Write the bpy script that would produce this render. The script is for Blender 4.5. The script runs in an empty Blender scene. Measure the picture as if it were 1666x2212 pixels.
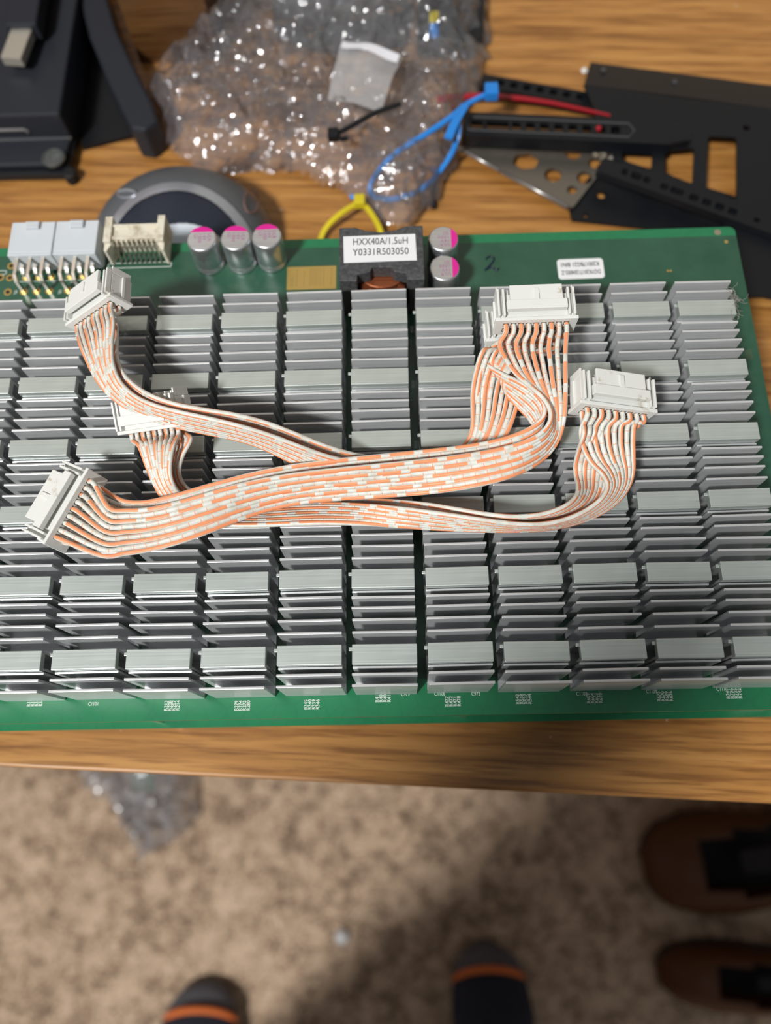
import bpy, bmesh, math, random
from mathutils import Vector, Matrix, noise
random.seed(7)
scn = bpy.context.scene
COL = scn.collection
S = 0.001                                   # everything below is written in millimetres
V3 = Vector
# ------------------------------------------------------------------ camera
FPX = 1710.486
CAM = V3((12.636, -132.275, 198.837))
RX = V3((0.999580789, -0.016327322, -0.023909518))       # camera right
RY = V3((-0.023285132, -0.944129806, -0.328750227))      # camera down
RZ = V3((-0.017206078, 0.329169148, -0.944114200))       # camera forward
cd = bpy.data.cameras.new('camera'); cam = bpy.data.objects.new('camera', cd); COL.objects.link(cam)
cd.sensor_fit = 'HORIZONTAL'; cd.sensor_width = 36.0; cd.lens = FPX/1666*36
cd.clip_start = 0.01; cd.clip_end = 50
M = Matrix((( RX.x, -RY.x, -RZ.x, CAM.x*S), (RX.y, -RY.y, -RZ.y, CAM.y*S), (RX.z, -RY.z, -RZ.z, CAM.z*S), (0, 0, 0, 1)))
cam.matrix_world = M
cd.dof.use_dof = True; cd.dof.focus_distance = 0.208; cd.dof.aperture_fstop = 10.5
scn.camera = cam
# ------------------------------------------------------------------ light
w = bpy.data.worlds.new('World'); scn.world = w; w.use_nodes = True
bg = w.node_tree.nodes['Background']; bg.inputs[0].default_value = (0.95, 0.975, 1.0, 1); bg.inputs[1].default_value = 0.25
def area(name, loc, target, size, power, col=(1, 1, 1)):
    l = bpy.data.lights.new(name, 'AREA'); l.shape = 'DISK'; l.size = size; l.energy = power; l.color = col
    o = bpy.data.objects.new(name, l); COL.objects.link(o); o.location = loc
    o.rotation_euler = (V3(target)-V3(loc)).to_track_quat('-Z', 'Y').to_euler(); return o
area('ceiling_lamp', (-0.85, -1.15, 1.75), (0, 0, -0.1), 0.28, 61, (1, 0.99, 0.97))
area('far_ceiling_lamp', (-0.45, 1.5, 1.7), (-0.1, 0.1, 0), 0.30, 14, (0.92, 0.97, 1.0))
vs = scn.view_settings; vs.view_transform = 'Standard'; vs.look = 'None'; vs.exposure = 0.0; vs.gamma = 1; vs.use_curve_mapping = False

# ------------------------------------------------------------------ measuring: a photo point seen at height z
def at(px, py, z):
    d = RX*((px-833)/FPX) + RY*((py-1106)/FPX) + RZ
    return CAM + d*((z-CAM.z)/d.z)

# ------------------------------------------------------------------ mesh helpers
class MB:
    def __init__(s): s.v = []; s.f = []; s.uv = None; s.mi = []
    def add(s, vs_, fs, mi=0):
        n = len(s.v); s.v += [V3(q) for q in vs_]; s.f += [tuple(i+n for i in f) for f in fs]; s.mi += [mi]*len(fs)
        return s
    def box(s, x0, x1, y0, y1, z0, z1, mi=0, fr=None):
        vv = [V3((x, y, z)) for z in (z0, z1) for y in (y0, y1) for x in (x0, x1)]
        if fr: vv = [fr(q) for q in vv]
        return s.add(vv, [(0, 2, 3, 1), (4, 5, 7, 6), (0, 1, 5, 4), (2, 6, 7, 3), (0, 4, 6, 2), (1, 3, 7, 5)], mi)
    def prism(s, pts, z0, z1, mi=0, fr=None):
        n = len(pts); vv = [V3((p[0], p[1], z)) for z in (z0, z1) for p in pts]
        if fr: vv = [fr(q) for q in vv]
        a = sum(pts[i][0]*pts[(i+1) % n][1]-pts[(i+1) % n][0]*pts[i][1] for i in range(n))
        fs = [tuple(range(n-1, -1, -1)), tuple(range(n, 2*n))] + [(i, (i+1) % n, (i+1) % n+n, i+n) for i in range(n)]
        if a < 0: fs = [tuple(reversed(f)) for f in fs]
        return s.add(vv, fs, mi)
    def lathe(s, c, prof, n=40, mi=0):
        vv = []; fs = []
        for r, z in prof:
            for k in range(n):
                a = 2*math.pi*k/n; vv.append((c[0]+r*math.cos(a), c[1]+r*math.sin(a), c[2]+z))
        for j in range(len(prof)-1):
            for k in range(n): fs.append((j*n+k, j*n+(k+1) % n, (j+1)*n+(k+1) % n, (j+1)*n+k))
        fs.append(tuple(range(n-1, -1, -1))); fs.append(tuple(range((len(prof)-1)*n, len(prof)*n)))
        return s.add(vv, fs, mi)
    def tube(s, pts, r, n=8, mi=0, ref=None, uv=False):
        """tube along pts; r number or list; ref = list of up vectors"""
        pts = [V3(q) for q in pts]; m = len(pts); vv = []; fs = []; us = []
        L = 0; prev = None
        for i, q in enumerate(pts):
            t = (pts[min(i+1, m-1)]-pts[max(i-1, 0)]).normalized()
            if i: L += (q-pts[i-1]).length
            if ref is not None: up = ref[i]
            elif prev is not None: up = prev
            else: up = V3((0, 0, 1)) if abs(t.z) < .9 else V3((1, 0, 0))
            b = t.cross(up)
            if b.length < 1e-5: b = t.cross(V3((.3, .5, .8)))
            b.normalize(); u = b.cross(t).normalized(); prev = u
            rr = r[i] if hasattr(r, '__len__') else r
            for k in range(n):
                a = 2*math.pi*k/n; vv.append(q+u*math.cos(a)*rr+b*math.sin(a)*rr)
            us.append(L)
        for i in range(m-1):
            for k in range(n): fs.append((i*n+k, (i+1)*n+k, (i+1)*n+(k+1) % n, i*n+(k+1) % n))
        fs.append(tuple(range(n))); fs.append(tuple(range(m*n-1, (m-1)*n-1, -1)))
        if uv:
            s.uv = []
            for i in range(m-1):
                for k in range(n):
                    s.uv += [(us[i], k/n), (us[i+1], k/n), (us[i+1], (k+1)/n), (us[i], (k+1)/n)]
            s.uv += [(0, 0)]*n + [(L, 0)]*n
        return s.add(vv, fs, mi)
    def build(s, name, mat, parent=None, bevel=0, smooth=False, solid=0, loc=None):
        o0 = V3((0, 0, 0))
        if parent is not None:
            q = parent
            while q is not None: o0 += V3(q.location)/S; q = q.parent
        elif loc is not None: o0 = V3(loc)
        me = bpy.data.meshes.new(name)
        me.from_pydata([(q-o0)*S for q in s.v], [], s.f)
        mats = mat if isinstance(mat, (list, tuple)) else [mat]
        for m_ in mats: me.materials.append(m_)
        if len(mats) > 1: me.polygons.foreach_set('material_index', s.mi)
        if s.uv:
            l = me.uv_layers.new(name='UVMap')
            for i, c in enumerate(s.uv): l.data[i].uv = c
        if smooth: me.polygons.foreach_set('use_smooth', [True]*len(me.polygons))
        me.update()
        ob = bpy.data.objects.new(name, me); COL.objects.link(ob)
        if parent is not None: ob.parent = parent
        elif loc is not None: ob.location = V3(loc)*S
        if bevel:
            b = ob.modifiers.new('bevel', 'BEVEL'); b.width = bevel*S; b.segments = 2; b.limit_method = 'ANGLE'; b.angle_limit = 0.6
        return ob
def tag(o, label=None, cat=None, group=None, kind=None):
    if label: o['label'] = label
    if cat: o['category'] = cat
    if group: o['group'] = group
    if kind: o['kind'] = kind
    return o
def empty(name, loc, label=None, cat=None, group=None):
    o = bpy.data.objects.new(name, None); COL.objects.link(o); o.location = V3(loc)*S; o.empty_display_size = .01
    return tag(o, label, cat, group)
def crom(P, per=6):
    out = []
    n = len(P)
    for i in range(n-1):
        p0, p1, p2, p3 = P[max(i-1, 0)], P[i], P[i+1], P[min(i+2, n-1)]
        k = max(2, int(per))
        for j in range(k):
            t = j/k; t2 = t*t; t3 = t2*t
            out.append(0.5*((2*p1)+(p2-p0)*t+(2*p0-5*p1+4*p2-p3)*t2+(3*p1-p0-3*p2+p3)*t3))
    out.append(V3(P[-1])); return out
def resample(pts, step):
    out = [pts[0]]; acc = 0
    for a, b in zip(pts, pts[1:]):
        acc += (b-a).length
        if acc >= step: out.append(b); acc = 0
    if (out[-1]-pts[-1]).length > 1e-6: out.append(pts[-1])
    return out

# ------------------------------------------------------------------ materials
def mat(name, col, rough=.5, metal=0, spec=None, coat=0, trans=0, alpha=1):
    m = bpy.data.materials.new(name); m.use_nodes = True
    b = m.node_tree.nodes['Principled BSDF']
    b.inputs['Base Color'].default_value = (*col, 1); b.inputs['Roughness'].default_value = rough; b.inputs['Metallic'].default_value = metal
    if spec is not None: b.inputs['Specular IOR Level'].default_value = spec
    if coat: b.inputs['Coat Weight'].default_value = coat
    if trans: b.inputs['Transmission Weight'].default_value = trans
    b.inputs['Alpha'].default_value = alpha
    return m
def nd(m, t, **kw):
    n = m.node_tree.nodes.new(t)
    for k, v in kw.items(): setattr(n, k, v)
    return n
def lk(m, a, b): m.node_tree.links.new(a, b)
def bsdf(m): return m.node_tree.nodes['Principled BSDF']
def math_n(m, op, a, b=None, c=None):
    n = nd(m, 'ShaderNodeMath', operation=op)
    for i, x in enumerate((a, b, c)):
        if x is None: continue
        if isinstance(x, (int, float)): n.inputs[i].default_value = x
        else: lk(m, x, n.inputs[i])
    return n.outputs[0]
def ramp(m, fac, stops, interp='LINEAR'):
    r = nd(m, 'ShaderNodeValToRGB'); r.color_ramp.interpolation = interp
    el = r.color_ramp.elements
    while len(el) < len(stops): el.new(0.5)
    for e, (p, c) in zip(el, stops): e.position = p; e.color = (*c, 1) if len(c) == 3 else c
    lk(m, fac, r.inputs[0]); return r.outputs[0]
def noise_n(m, vec, scale, detail=4, rough=.55, dist=0):
    n = nd(m, 'ShaderNodeTexNoise'); n.inputs['Scale'].default_value = scale; n.inputs['Detail'].default_value = detail
    n.inputs['Roughness'].default_value = rough; n.inputs['Distortion'].default_value = dist
    lk(m, vec, n.inputs['Vector']); return n.outputs['Fac']
def coords(m, scale=(1, 1, 1), rot=(0, 0, 0), kind='Object', loc=(0, 0, 0)):
    t = nd(m, 'ShaderNodeTexCoord'); mp = nd(m, 'ShaderNodeMapping')
    mp.inputs['Scale'].default_value = scale; mp.inputs['Rotation'].default_value = rot; mp.inputs['Location'].default_value = loc
    lk(m, t.outputs[kind], mp.inputs['Vector']); return mp.outputs[0]
def bump(m, h, strength, dist=0.001):
    b = nd(m, 'ShaderNodeBump'); b.inputs['Strength'].default_value = strength; b.inputs['Distance'].default_value = dist
    lk(m, h, b.inputs['Height']); lk(m, b.outputs[0], bsdf(m).inputs['Normal']); return b
def mixc(m, fac, a, b, mode='MIX'):
    n = nd(m, 'ShaderNodeMix', data_type='RGBA', blend_type=mode)
    for s_, x in ((n.inputs[0], fac), (n.inputs[6], a), (n.inputs[7], b)):
        if isinstance(x, (int, float)): s_.default_value = x
        elif isinstance(x, tuple): s_.default_value = (*x, 1)
        else: lk(m, x, s_)
    return n.outputs[2]

def wood(name, light, mid, dark, rough=.38):
    m = mat(name, mid, rough)
    c1 = coords(m, (5, 46, 46)); c2 = coords(m, (26, 560, 560)); c3 = coords(m, (14, 250, 250))
    n1 = noise_n(m, c1, 1.3, 3, .5, 1.6); n2 = noise_n(m, c2, 1, 4, .6, .3); n3 = noise_n(m, c3, 1, 5, .62, .8)
    cw = coords(m, (6, 26, 26))
    wv = nd(m, 'ShaderNodeTexWave', wave_type='BANDS', bands_direction='Y'); wv.inputs['Scale'].default_value = 1.6
    wv.inputs['Distortion'].default_value = 7; wv.inputs['Detail'].default_value = 2.5; wv.inputs['Detail Scale'].default_value = .9
    lk(m, cw, wv.inputs['Vector'])
    s = math_n(m, 'ADD', math_n(m, 'MULTIPLY', n1, .45), math_n(m, 'MULTIPLY', wv.outputs['Fac'], .13))
    s = math_n(m, 'ADD', s, math_n(m, 'MULTIPLY', n3, .45))
    c = ramp(m, s, [(.28, dark), (.48, mid), (.72, light)])
    pores = ramp(m, n2, [(.38, (.50, .42, .36)), (.52, (1, 1, 1))])
    c = mixc(m, .8, c, pores, 'MULTIPLY')
    sp = noise_n(m, coords(m, (160, 190, 160)), 1, 2, .5)
    chip = ramp(m, sp, [(.755, (0, 0, 0)), (.775, (1, 1, 1))])
    c = mixc(m, chip, c, (.62, .52, .40))
    lk(m, c, bsdf(m).inputs['Base Color'])
    bump(m, n2, .15, .0003)
    return m
M_wood = wood('desk_wood', (.52, .262, .075), (.385, .175, .042), (.20, .082, .019))
M_woodd = wood('dark_wood', (.22, .11, .04), (.15, .07, .022), (.07, .03, .01))
M_woodv = wood('dark_vertical_wood', (.15, .07, .022), (.09, .04, .013), (.04, .017, .006))
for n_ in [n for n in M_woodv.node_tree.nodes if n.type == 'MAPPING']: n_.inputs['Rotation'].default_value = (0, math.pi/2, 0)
M_edge = mat('desk_edge', (.09, .045, .02), .6)

M_carpet = mat('carpet', (.3, .22, .15), .95, spec=.1)
n1 = noise_n(M_carpet, coords(M_carpet), 48, 5, .66); n2 = noise_n(M_carpet, coords(M_carpet), 230, 3, .75); n3 = noise_n(M_carpet, coords(M_carpet), 9, 2)
s_ = math_n(M_carpet, 'ADD', math_n(M_carpet, 'MULTIPLY', n1, .46), math_n(M_carpet, 'ADD', math_n(M_carpet, 'MULTIPLY', n2, .44), math_n(M_carpet, 'MULTIPLY', n3, .10)))
lk(M_carpet, ramp(M_carpet, s_, [(.38, (.15, .10, .065)), (.46, (.38, .27, .185)), (.53, (.68, .49, .34)), (.64, (.86, .66, .48))]), bsdf(M_carpet).inputs['Base Color'])
bump(M_carpet, n2, .8, .006)

def alu(name, col, rough, metal=.9):
    m = mat(name, col, rough, metal)
    c = coords(m, (18, 1600, 900)); n = noise_n(m, c, 1, 3, .6)
    oi = nd(m, 'ShaderNodeObjectInfo')
    big = noise_n(m, coords(m, (60, 60, 60)), 1, 3, .6)
    cc = ramp(m, math_n(m, 'ADD', math_n(m, 'MULTIPLY', n, .6), math_n(m, 'MULTIPLY', big, .4)), [(.35, tuple(x*.84 for x in col)), (.65, tuple(min(1, x*1.08) for x in col))])
    lk(m, cc, bsdf(m).inputs['Base Color'])
    lk(m, math_n(m, 'ADD', math_n(m, 'MULTIPLY', n, .14), rough-.07), bsdf(m).inputs['Roughness'])
    bump(m, n, .12, .0002)
    return m
M_alu = alu('fin_aluminium', (.72, .735, .745), .34, .52)
M_alucap = alu('cap_aluminium', (.57, .63, .60), .40, .6)
M_can = alu('can_aluminium', (.66, .68, .70), .34)

def pcb_mat():
    m = mat('solder_mask', (.02, .10, .05), .32, spec=.5)
    tc = nd(m, 'ShaderNodeTexCoord'); sx = nd(m, 'ShaderNodeSeparateXYZ'); lk(m, tc.outputs['Object'], sx.inputs[0])
    y = math_n(m, 'MULTIPLY', sx.outputs['Y'], 1000)
    edge = math_n(m, 'MAXIMUM', math_n(m, 'GREATER_THAN', y, 33.4+2.6), math_n(m, 'LESS_THAN', y, -104.5))
    n = noise_n(m, coords(m), 60, 4, .6)
    base = ramp(m, n, [(.3, (.016, .068, .040)), (.7, (.028, .098, .058))])
    c = mixc(m, edge, base, (.012, .165, .066))
    # copper tracks showing through the mask
    vo = nd(m, 'ShaderNodeTexVoronoi', feature='DISTANCE_TO_EDGE', distance='MANHATTAN'); vo.inputs['Scale'].default_value = 190
    lk(m, coords(m), vo.inputs['Vector'])
    tr = ramp(m, vo.outputs['Distance'], [(.04, (1, 1, 1)), (.07, (0, 0, 0))])
    c = mixc(m, math_n(m, 'MULTIPLY', tr, .10), c, (.012, .05, .03))
    dust = ramp(m, noise_n(m, coords(m), 26, 6, .7), [(.60, (0, 0, 0)), (.78, (1, 1, 1))])
    c = mixc(m, math_n(m, 'MULTIPLY', dust, .35), c, (.30, .27, .22))
    lk(m, c, bsdf(m).inputs['Base Color']); return m
M_pcb = pcb_mat()
M_pcbedge = mat('laminate_edge', (.10, .16, .05), .6)
M_gold = mat('gold_plate', (.52, .36, .11), .38, .55)
M_golddot = mat('gold_hole', (.16, .10, .03), .7)
M_silk = mat('silkscreen_ink', (.62, .68, .62), .6)
M_ink = mat('black_ink', (.02, .02, .022), .6)
M_mag = mat('magenta_ink', (.62, .012, .26), .4)
M_magt = mat('magenta_text_ink', (.36, .07, .26), .5)
M_lab = mat('label_paper', (.74, .75, .76), .55)
M_ferrite = mat('ferrite', (.050, .052, .056), .62)
nn = noise_n(M_ferrite, coords(M_ferrite), 900, 3); lk(M_ferrite, ramp(M_ferrite, nn, [(.35, (.035, .037, .04)), (.7, (.085, .087, .09))]), bsdf(M_ferrite).inputs['Base Color'])
M_copper = mat('enamelled_copper', (.42, .13, .055), .28, .7)
M_tin = mat('tinned_pin', (.68, .63, .55), .22, .95)
M_nylon = mat('frosted_nylon', (.74, .79, .83), .35, trans=.30)
bsdf(M_nylon).inputs['IOR'].default_value = 1.2
M_beige = mat('beige_nylon', (.66, .62, .50), .5)
nn = noise_n(M_beige, coords(M_beige), 160, 5, .7); lk(M_beige, ramp(M_beige, nn, [(.36, (.42, .36, .26)), (.52, (.68, .64, .53))]), bsdf(M_beige).inputs['Base Color'])
M_white = mat('white_nylon', (.80, .80, .77), .42, spec=.4)
nn = noise_n(M_white, coords(M_white), 130, 6, .75)
lk(M_white, ramp(M_white, nn, [(.30, (.44, .37, .26)), (.40, (.69, .70, .67))]), bsdf(M_white).inputs['Base Color'])
bsdf(M_white).inputs['Subsurface Weight'].default_value = .0

def wire_mat(name, kind):
    m = mat(name, (.8, .8, .75), .42, spec=.4)
    uv = nd(m, 'ShaderNodeUVMap'); sx = nd(m, 'ShaderNodeSeparateXYZ'); lk(m, uv.outputs[0], sx.inputs[0])
    oi = nd(m, 'ShaderNodeObjectInfo'); rnd = math_n(m, 'MULTIPLY', oi.outputs['Random'], 57.0)
    u = math_n(m, 'ADD', sx.outputs[0], rnd)
    a = math_n(m, 'ABSOLUTE', math_n(m, 'SUBTRACT', math_n(m, 'FRACT', math_n(m, 'ADD', sx.outputs[1], (.47, .55)[kind])), .5))
    a = math_n(m, 'MINIMUM', a, math_n(m, 'SUBTRACT', .5, a))
    wn = nd(m, 'ShaderNodeTexWhiteNoise', noise_dimensions='1D')
    if kind == 0:
        lk(m, math_n(m, 'FLOOR', math_n(m, 'DIVIDE', u, 8.5)), wn.inputs['W'])
        gap = math_n(m, 'MULTIPLY', math_n(m, 'LESS_THAN', math_n(m, 'FRACT', math_n(m, 'DIVIDE', u, 8.5)), .27), math_n(m, 'GREATER_THAN', wn.outputs['Value'], .42))
        on = math_n(m, 'SUBTRACT', 1.0, gap)
        mask = math_n(m, 'MULTIPLY', math_n(m, 'LESS_THAN', a, .125), on)
    else:
        fr = math_n(m, 'FRACT', math_n(m, 'DIVIDE', u, 3.1))
        t1 = math_n(m, 'MULTIPLY', math_n(m, 'LESS_THAN', fr, .06), math_n(m, 'LESS_THAN', a, .13))
        lk(m, math_n(m, 'FLOOR', math_n(m, 'DIVIDE', u, 7.3)), wn.inputs['W'])
        t2 = math_n(m, 'MULTIPLY', math_n(m, 'GREATER_THAN', wn.outputs['Value'], .5), math_n(m, 'LESS_THAN', math_n(m, 'ABSOLUTE', math_n(m, 'SUBTRACT', a, .20)), .03))
        mask = math_n(m, 'MAXIMUM', t1, t2)
    n = noise_n(m, coords(m), 400, 3)
    w_ = ramp(m, n, [(.3, (.56, .54, .47)), (.6, (.68, .69, .64))])
    lk(m, mixc(m, mask, w_, (.80, .30, .14)), bsdf(m).inputs['Base Color'])
    return m
M_w0 = wire_mat('striped_insulation', 0); M_w1 = wire_mat('ticked_insulation', 1)

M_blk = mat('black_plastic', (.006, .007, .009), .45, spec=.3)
M_blk2 = mat('dark_grey_plastic', (.017, .020, .027), .5, spec=.35)
M_blkm = mat('black_painted_steel', (.006, .007, .009), .42, .0, spec=.28)
M_zinc = mat('dull_zinc', (.22, .20, .17), .4, .8)
M_red = mat('red_strap', (.30, .004, .014), .5)
M_blue = mat('blue_nylon', (.012, .20, .62), .35)
M_yel = mat('yellow_nylon', (.62, .50, .015), .4)
M_navy = mat('mouse_rubber', (.012, .018, .032), .45)
M_silver = mat('mouse_silver', (.42, .45, .50), .25, .6)
M_grey = mat('mouse_grey', (.10, .11, .12), .35)
M_lightgrey = mat('pale_plastic', (.60, .66, .72), .4)

def film(name, tint, opac, fk=1.8, ro=.09, bs=150):
    m = bpy.data.materials.new(name); m.use_nodes = True; nt = m.node_tree; nt.nodes.clear()
    out = nd(m, 'ShaderNodeOutputMaterial'); tr = nd(m, 'ShaderNodeBsdfTransparent'); gl = nd(m, 'ShaderNodeBsdfGlossy'); df = nd(m, 'ShaderNodeBsdfDiffuse')
    gl.inputs['Roughness'].default_value = ro; df.inputs['Color'].default_value = (*tint, 1)
    fr = nd(m, 'ShaderNodeFresnel'); fr.inputs['IOR'].default_value = 1.5
    a = nd(m, 'ShaderNodeMixShader'); b = nd(m, 'ShaderNodeMixShader')
    a.inputs[0].default_value = opac; lk(m, tr.outputs[0], a.inputs[1]); lk(m, df.outputs[0], a.inputs[2])
    lk(m, math_n(m, 'MINIMUM', math_n(m, 'MULTIPLY', fr.outputs[0], fk), .9), b.inputs[0]); lk(m, a.outputs[0], b.inputs[1]); lk(m, gl.outputs[0], b.inputs[2])
    bp = nd(m, 'ShaderNodeBump'); bp.inputs['Strength'].default_value = .5; bp.inputs['Distance'].default_value = .002
    lk(m, noise_n(m, coords(m), bs, 3, .6, .6), bp.inputs['Height'])
    lk(m, bp.outputs[0], gl.inputs['Normal']); lk(m, bp.outputs[0], fr.inputs['Normal'])
    lk(m, b.outputs[0], out.inputs[0]); return m
M_film = film('clear_film', (.75, .76, .82), .075)
M_film2 = film('zip_bag_film', (.8, .82, .85), .30)

# ------------------------------------------------------------------ text as thin mesh
def text_mesh(s, size, depth=.03, sx=1.0, align='LEFT', spacing=1.0, offset=0.0):
    c = bpy.data.curves.new('t', 'FONT'); c.body = s; c.size = size; c.extrude = depth; c.align_x = align; c.align_y = 'CENTER'; c.space_character = spacing; c.offset = offset
    c.resolution_u = 3
    o = bpy.data.objects.new('t', c); COL.objects.link(o); bpy.context.view_layer.update()
    me = bpy.data.meshes.new_from_object(o.evaluated_get(bpy.context.evaluated_depsgraph_get()))
    vs_ = [V3((v.co.x*sx, v.co.y, v.co.z)) for v in me.vertices]; fs = [tuple(p.vertices) for p in me.polygons]
    bpy.data.objects.remove(o); bpy.data.curves.remove(c); bpy.data.meshes.remove(me)
    return vs_, fs
def put_text(mb, s, size, org, ang, sx=1.0, align='LEFT', spacing=1.0, offset=0.0):
    """ang in degrees about z; org in mm; several lines may be collected in one mb"""
    vs_, fs = text_mesh(s, size, .02, sx, align, spacing, offset); ca, sa = math.cos(math.radians(ang)), math.sin(math.radians(ang))
    mb.add([(org[0]+v.x*ca-v.y*sa, org[1]+v.x*sa+v.y*ca, org[2]+v.z) for v in vs_], fs)
    return mb
def fit_text(mb, s, x0, x1, yc, z, size, offset=0.0, flip=False):
    """text stretched to run from x0 to x1"""
    vs_, fs = text_mesh(s, size, .02, 1, 'LEFT', 1, offset); a = min(v.x for v in vs_); b = max(v.x for v in vs_); k = (x1-x0)/(b-a)
    if flip: mb.add([(x1-(v.x-a)*k, yc-v.y, z+v.z) for v in vs_], fs)
    else: mb.add([(x0+(v.x-a)*k, yc+v.y, z+v.z) for v in vs_], fs)
    return mb

# ================================================================== SETTING
FLOOR = -800; DESK = -64; TH = math.radians(-3.54)
def rotf(cx, cy, a, cz=0):
    ca, sa = math.cos(a), math.sin(a)
    return lambda q: V3((cx+q.x*ca-q.y*sa, cy+q.x*sa+q.y*ca, q.z+cz))
b = MB(); b.box(-2600, 2600, -2200, 1400, FLOOR-20, FLOOR); tag(b.build('floor', M_carpet), kind='structure')
b = MB(); b.box(-2600, 2600, 700, 720, FLOOR, 1700)
M_wall = mat('wall_paint', (.55, .50, .43), .8); tag(b.build('wall_back', M_wall), kind='structure')
desk = empty('desk', (0, 0, FLOOR), 'oak-look wooden desk with worn chipped front edge carrying the circuit boards', 'desk')
# desk front edge runs through (6.4,-131.3) turned by TH
bb = MB(); bb.box(-750, 800, 0, 760, -22, 0)
top = bb.build('desktop', M_wood, bevel=1.0); top.parent = desk; top.location = V3((6.4*S, -131.3*S, (DESK-FLOOR)*S)); top.rotation_euler = (0, 0, TH)
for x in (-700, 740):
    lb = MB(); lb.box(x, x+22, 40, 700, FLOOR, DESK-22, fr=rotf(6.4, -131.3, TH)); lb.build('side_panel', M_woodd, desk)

# ================================================================== THE CIRCUIT BOARD
ZB = -18.0
PX, PY = 19.0, 19.613
cb = empty('circuit_board', (0, 0, ZB-1.6), 'long green circuit board covered with rows of silver finned heat sinks, top of the stack', 'circuit board')
def board_panel(parent, z1, holes=True, x0=-170):
    b = MB(); pts = []
    x1, y0, y1, r = 124.6, -114.3, 39.4, 2
    pts = [(x0, y0)]
    for (cx, cy, a0) in ((x1-r, y0+r, -90), (x1-r, y1-r, 0)):
        for k in range(5):
            a = math.radians(a0+k*22.5); pts.append((cx+r*math.cos(a), cy+r*math.sin(a)))
    pts.append((x0, y1)); b.prism(pts, z1-1.6, z1)
    return b.build('board_panel', M_pcb, parent)
board_panel(cb, ZB)
# heat sinks: local origin at the back left corner of the cap, on the board
HW = 16.3
def sink_mb():
    b = MB()
    b.box(0, HW, -10.5, 6.7, -18.0, -16.6)                                  # base plate
    for y in (6.4, 3.15): b.box(0, HW, y-.45, y+.2, -16.6, 0)                # fins behind
    for y in (-.30, -4.4): b.box(.0, HW, y-.3, y+.3, -16.6, -2.2)            # fins carrying the cap
    b.box(-.0, HW, -5.65, -5.05, -16.6, -2.7)                                # low ledge just before the cap
    for y in (-7.45, -10.2): b.box(0, HW, y-.3, y+.35, -16.6, 0)
    return b
def cap_mb():
    b = MB(); b.box(0, HW, -4.98, .0, -2.3, 0); b.box(-.9, 0, -1.5, -.6, -1.4, -.8)
    return b
hs0 = sink_mb().build('heat_sink', M_alu, bevel=.12); hs0.parent = cb
cp0 = cap_mb().build('top_bar', M_alucap, bevel=.15); cp0.parent = hs0
first = True
for r in range(6):
    for c in range(-6, 6):
        jx, jy = random.uniform(-.12, .12), random.uniform(-.12, .12)
        if first: h = hs0; t_ = cp0; first = False
        else:
            h = hs0.copy(); COL.objects.link(h); t_ = cp0.copy(); COL.objects.link(t_); h.parent = cb; t_.parent = h
        h.location = V3((c*PX+jx, -r*PY+jy, 18.0+1.6-.0))*S - V3((0, 0, 0)); h.location.z = 19.6*S
        h.rotation_euler = (0, 0, math.radians(random.uniform(-.5, .5)))
# capacitors
def capacitor(x, y, ang):
    b = MB(); b.lathe((x, y, ZB), [(4.75, 0), (4.8, .5), (4.8, 1.6), (4.45, 2.0), (4.45, 2.5), (4.75, 3.0), (4.75, 11.7), (4.55, 12.3), (4.2, 12.5)], 48)
    can = b.build('capacitor', M_can, cb, smooth=False)
    for p_ in can.data.polygons: p_.use_smooth = len(p_.vertices) == 4
    z = ZB+12.51
    a0 = math.radians(33); pts = []                     # coloured segment, before turning, lies at +y
    for k in range(17):
        a = a0+(math.pi-2*a0)*k/16; pts.append((4.4*math.cos(a), 4.4*math.sin(a)))
    f = rotf(x, y, math.radians(ang))
    m1 = MB(); m1.prism(pts, z-.02, z+.03, fr=f); m1.build('polarity_mark', M_mag, can)
    t = MB()
    for i, (s_, sz) in enumerate((('ULR', 2.0), ('16V', 2.0), ('1000', 2.0), ('GI', 2.0))):
        lx = 2.35-i*1.45; ca, sa = math.cos(math.radians(ang)), math.sin(math.radians(ang)); ly = 1.9 if i != 3 else 1.7
        put_text(t, s_, 1.6, (x+lx*ca-ly*sa, y+lx*sa+ly*ca, z+.02), ang-90, .95, spacing=1.2, offset=-.02)
    t.build('printed_rating', M_magt, can)
for (x, y, a) in ((-47.2, 31, 0), (-36.6, 31, -2), (-26.8, 31.3, 2), (28.3, 28.3, -90), (28.2, 17.6, -90)): capacitor(x, y, a)

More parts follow.
